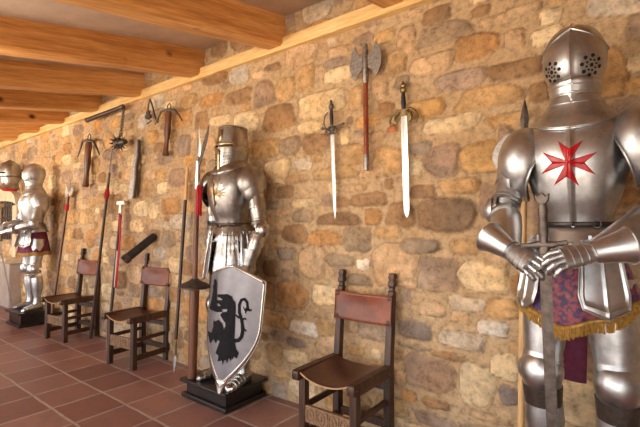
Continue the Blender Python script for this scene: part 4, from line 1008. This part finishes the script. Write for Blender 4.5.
# hammer pole with ribbon
o = thing('pole_hammer', 'pole hammer with pale T-shaped head and red ribbon leaning left of the middle chair', 'polearm'); L = lean(o, (-4.61, -.20, 0), (-4.625, -.055, 1.60))
MB().tube([(0, 0, .12), (0, 0, L - .10)], [.018, .016], 12).build('shaft', 'shaft_dark', o); MB().lathe([(.010, 0), (.020, .03), (.021, .22), (.018, .23)], n=12).build('ferrule', 'blade_old', o)
mb = MB(); mb.box((-.085, -.018, L - .035), (.09, .018, L + .008)); mb.box((-.022, -.016, L - .15), (.022, .016, L - .03)); mb.build('hammer_head', 'steel_pale', o, bevel=.005)
def ribbon(p, w, mat, name, parent):
    rows = [[Vector((x - w / 2, y, z)), Vector((x + w / 2, y, z))] for x, y, z in p]; return MB().rings(rows, closed=False, cap=False).build(name, mat, parent, mods=[('solid', .004, 0)])
ribbon([(.00, -.02, L - .13), (.04, -.028, L - .15), (.075, -.03, L - .24), (.09, -.025, L - .40), (.085, -.02, L - .60), (.090, -.02, L - .95)], .042, 'red', 'ribbon', o)
ribbon([(.04, -.012, L - .55), (.045, -.01, L - .75), (.05, -.01, L - .95)], .04, 'white', 'pale_ribbon', o)
# short halberd by far knight
o = thing('halberd', 'brown-shafted halberd with small pale blade leaning between the far armour and its chair', 'halberd'); L = lean(o, (-6.0, -.27, 0), (-5.965, -.06, 1.94))
MB().tube([(0, 0, 0), (0, 0, L - .2)], [.018, .015], 12).build('shaft', 'shaft', o); mb = MB(); mb.bevelblade([(L - .2, .016), (L - .12, .02), (L, .001)], .014); mb.build('spike', 'iron', o)
MB().prism([(-.01, L - .19), (-.09, L - .08), (-.13, L - .16), (-.08, L - .24), (-.01, L - .23)], .008).build('axe_blade', 'steel_pale', o); MB().prism([(.01, L - .19), (.08, L - .10), (.12, L - .17), (.01, L - .23)], .008).build('rear_fluke', 'steel_pale', o)
mb = MB(); mb.lathe([(.018, L - .42), (.024, L - .40), (.024, L - .34), (.018, L - .33)], n=12); mb.build('red_collar', 'red', o)
# flail
o = hung('spiked_flail', 'wooden-handled flail with spiked ball on chains hanging at the wall plate', 'flail', -4.46, 2.62, 0, -.125)
mb = MB(); mb.tube([(-.90, 0, .005), (-.84, 0, .005), (-.02, 0, .022)], [.032, .028, .022], 12); mb.build('handle', 'shaft_dark', o)
MB().lathe([(.026, -.05), (.026, 0), (.016, .012)], (-.02, 0, .022), 12, (1, 0, 0)).build('end_cap', 'iron', o)
def chain(mb, p, q, n=12, r=.0035, ln=.017):
    p, q = Vector(p), Vector(q); d = (q - p) / n; t = d.normalized()
    a = t.cross(Vector((0, 1, 0))).normalized(); b = t.cross(a)
    for i in range(n):
        c = p + d * (i + .5); s = a if i % 2 else b; h = d.length * .62; mb.tube([c + t * h * math.cos(k * PI / 5) + s * h * .55 * math.sin(k * PI / 5) for k in range(11)], r, 5, cap=False)
mb = MB(); chain(mb, (-.01, 0, 0), (-.085, 0, -.33), 11); mb.build('chain', 'iron', o); mb = MB(); chain(mb, (0, 0, 0), (-.045, 0, -.33), 11); mb.build('chain', 'iron', o)
mb = MB(); c = Vector((-.10, -.01, -.375)); mb.ball(c, .062)
for i in range(26):
    f = i * 2.39996; z = 1 - 2 * (i + .5) / 26; r = math.sqrt(1 - z * z); d = Vector((r * math.cos(f), r * math.sin(f), z)); mb.lathe([(.012, .052), (.0006, .105)], c, 6, d)
mb.lathe([(.03, -.07), (.03, .07)], c + Vector((.08, 0, 0)), 12, (1, 0, 0)); mb.build('spiked_ball', 'iron', o)
# crossbows
def crossbow(label, x, z, s, ang, bend):
    o = hung('crossbow', label, 'crossbow', x, z, ang, -.075); o.scale = (s, s, s)
    mb = MB(); mb.tube([(0, 0, -.25), (0, 0, -.235), (0, 0, -.20), (.004, 0, -.10), (0, 0, 0), (.006, -.004, .07), (0, 0, .16), (0, 0, .215)], [.028, .040, .030, .024, .040, .034, .038, .020], 14, .8); mb.build('stock', 'shaft', o)
    mb = MB(); pts = [(-.235, 0, .085 - bend), (-.20, 0, .135 - bend), (-.12, -.01, .195), (0, -.02, .205), (.12, -.01, .195), (.19, 0, .15 - bend * .5), (.24, 0, .10 - bend * .5)]
    mb.tube(pts, [.006, .009, .012, .014, .012, .009, .006], 8); mb.build('bow', 'iron', o)
    mb = MB(); mb.tube([(-.03, 0, .20), (-.028, 0, .25), (0, 0, .27), (.028, 0, .25), (.03, 0, .20)], .005, 7); mb.build('stirrup', 'iron', o)
    mb = MB(); mb.tube([(.02, -.01, .02), (.04, -.012, -.03), (.035, -.012, -.12)], .005, 6); mb.build('trigger_lever', 'iron', o); return o
crossbow('dark wooden crossbow hanging upright to the right of the iron hook, below the wall plate', -3.70, 2.275, 1.0, math.radians(7), 0.02)
crossbow('dark wooden crossbow hanging left of the flail chain', -5.45, 2.13, 1.28, math.radians(8), 0.05)
# iron hook with folded chain
o = hung('iron_goat_foot_lever', 'thin iron lever hanging between the flail and the crossbow under the wall plate', 'lever', -4.03, 2.655, 0, -.07)
mb = MB(); mb.tube([(0, 0, 0), (.03, 0, -.05), (.12, 0, -.24), (.15, 0, -.27), (.17, 0, -.20)], .008, 8); mb.tube([(0, 0, 0), (-.035, 0, -.06), (-.04, 0, -.15)], .007, 8); mb.build('lever_arms', 'iron', o)
mb = MB(); mb.box((-.07, -.015, -.20), (.02, .012, -.165)); mb.box((-.06, -.012, -.155), (-.01, .012, -.12)); mb.tube([(-.04, 0, -.20), (.03, 0, -.235), (-.05, 0, -.25)], .008, 6); mb.build('claw', 'iron', o)
# broad blade
o = hung('broad_blade', 'wide grey blade hanging point up above the pole hammer', 'blade', -4.36, 1.945, math.radians(9), -.06)
MB().prism([(-.045, -.33), (.055, -.32), (.062, -.10), (.048, .02), (.068, .16), (.055, .33), (.01, .32), (-.012, .15), (-.03, -.02)], .022).build('blade_body', 'blade_old', o, bevel=.004)
MB().prism([(.050, -.31), (.075, -.30), (.082, -.10), (.066, .02), (.086, .16), (.062, .32), (.050, .32), (.058, .15), (.040, .02), (.052, -.1)], .034).build('blade_shadow', 'iron', o, bevel=.004)  # dark strip modelled in place of the shadow on the blade's right
# black tube
o = thing('black_tube', 'black leather-covered tube slanting out from the wall above the middle chair', 'tube'); L = lean(o, (-4.0, -.02, 1.225), (-4.045, -.315, .99)) ; 
mb = MB(); mb.tube([(0, 0, 0), (0, 0, L - .03)], [.042, .042], 22); mb.build('barrel', 'black_leather', o); MB().lathe([(.044, L - .05), (.047, L - .045), (.047, L), (.036, L), (.034, L - .02), (.001, L - .022)], n=22).build('muzzle_ring', 'iron', o)
# helmet hanging on the wall above the recess
o = thing('hanging_helmet', 'dark helmet with red lining hanging above the recess at the left edge', 'helmet', (-7.86, -.20, 1.90))
L = Loft([(0, .135, .15, .13, 0), (.05, .11, .125, .115, 0), (.12, .105, .12, .12, 0), (.24, .128, .145, .145, 0), (.34, .120, .135, .135, 0), (.41, .08, .09, .09, 0), (.44, .01, .01, .01, 0)], 2.0)
mb = L.mesh(0, .4395, 24, 36); mb.rings([[L.pt(2 * PI * k / 36, .2, g) + Vector((0, 0, dz)) for k in range(36)] for g, dz in ((0, 0), (.035, -.02), (.036, -.024), (0, -.012))], cap=False); mb.tube([(0, -.15, .24), (0, -.11, .39), (0, 0, .455), (0, .12, .39), (0, .15, .22)], [.004, .01, .014, .01, .004], 8); mb.build('skull', 'steel_old', o)
MB().rings([[L.pt(a, .23, .004) for a in [-.9 + 1.8 * k / 20 for k in range(21)]], [L.pt(a, .255, .004) for a in [-.9 + 1.8 * k / 20 for k in range(21)]]], closed=False, cap=False).build('eye_slit', 'dark', o)  # surface strip, its black paints the dark of an opening
mb = MB(); mb.lathe([(.10, .02), (.11, -.01), (.09, -.03)], n=20); mb.build('red_lining', 'red', o); MB().tube([(0, .12, .3), (0, .20, .32)], .012, 8).build('wall_bracket', 'iron', o)
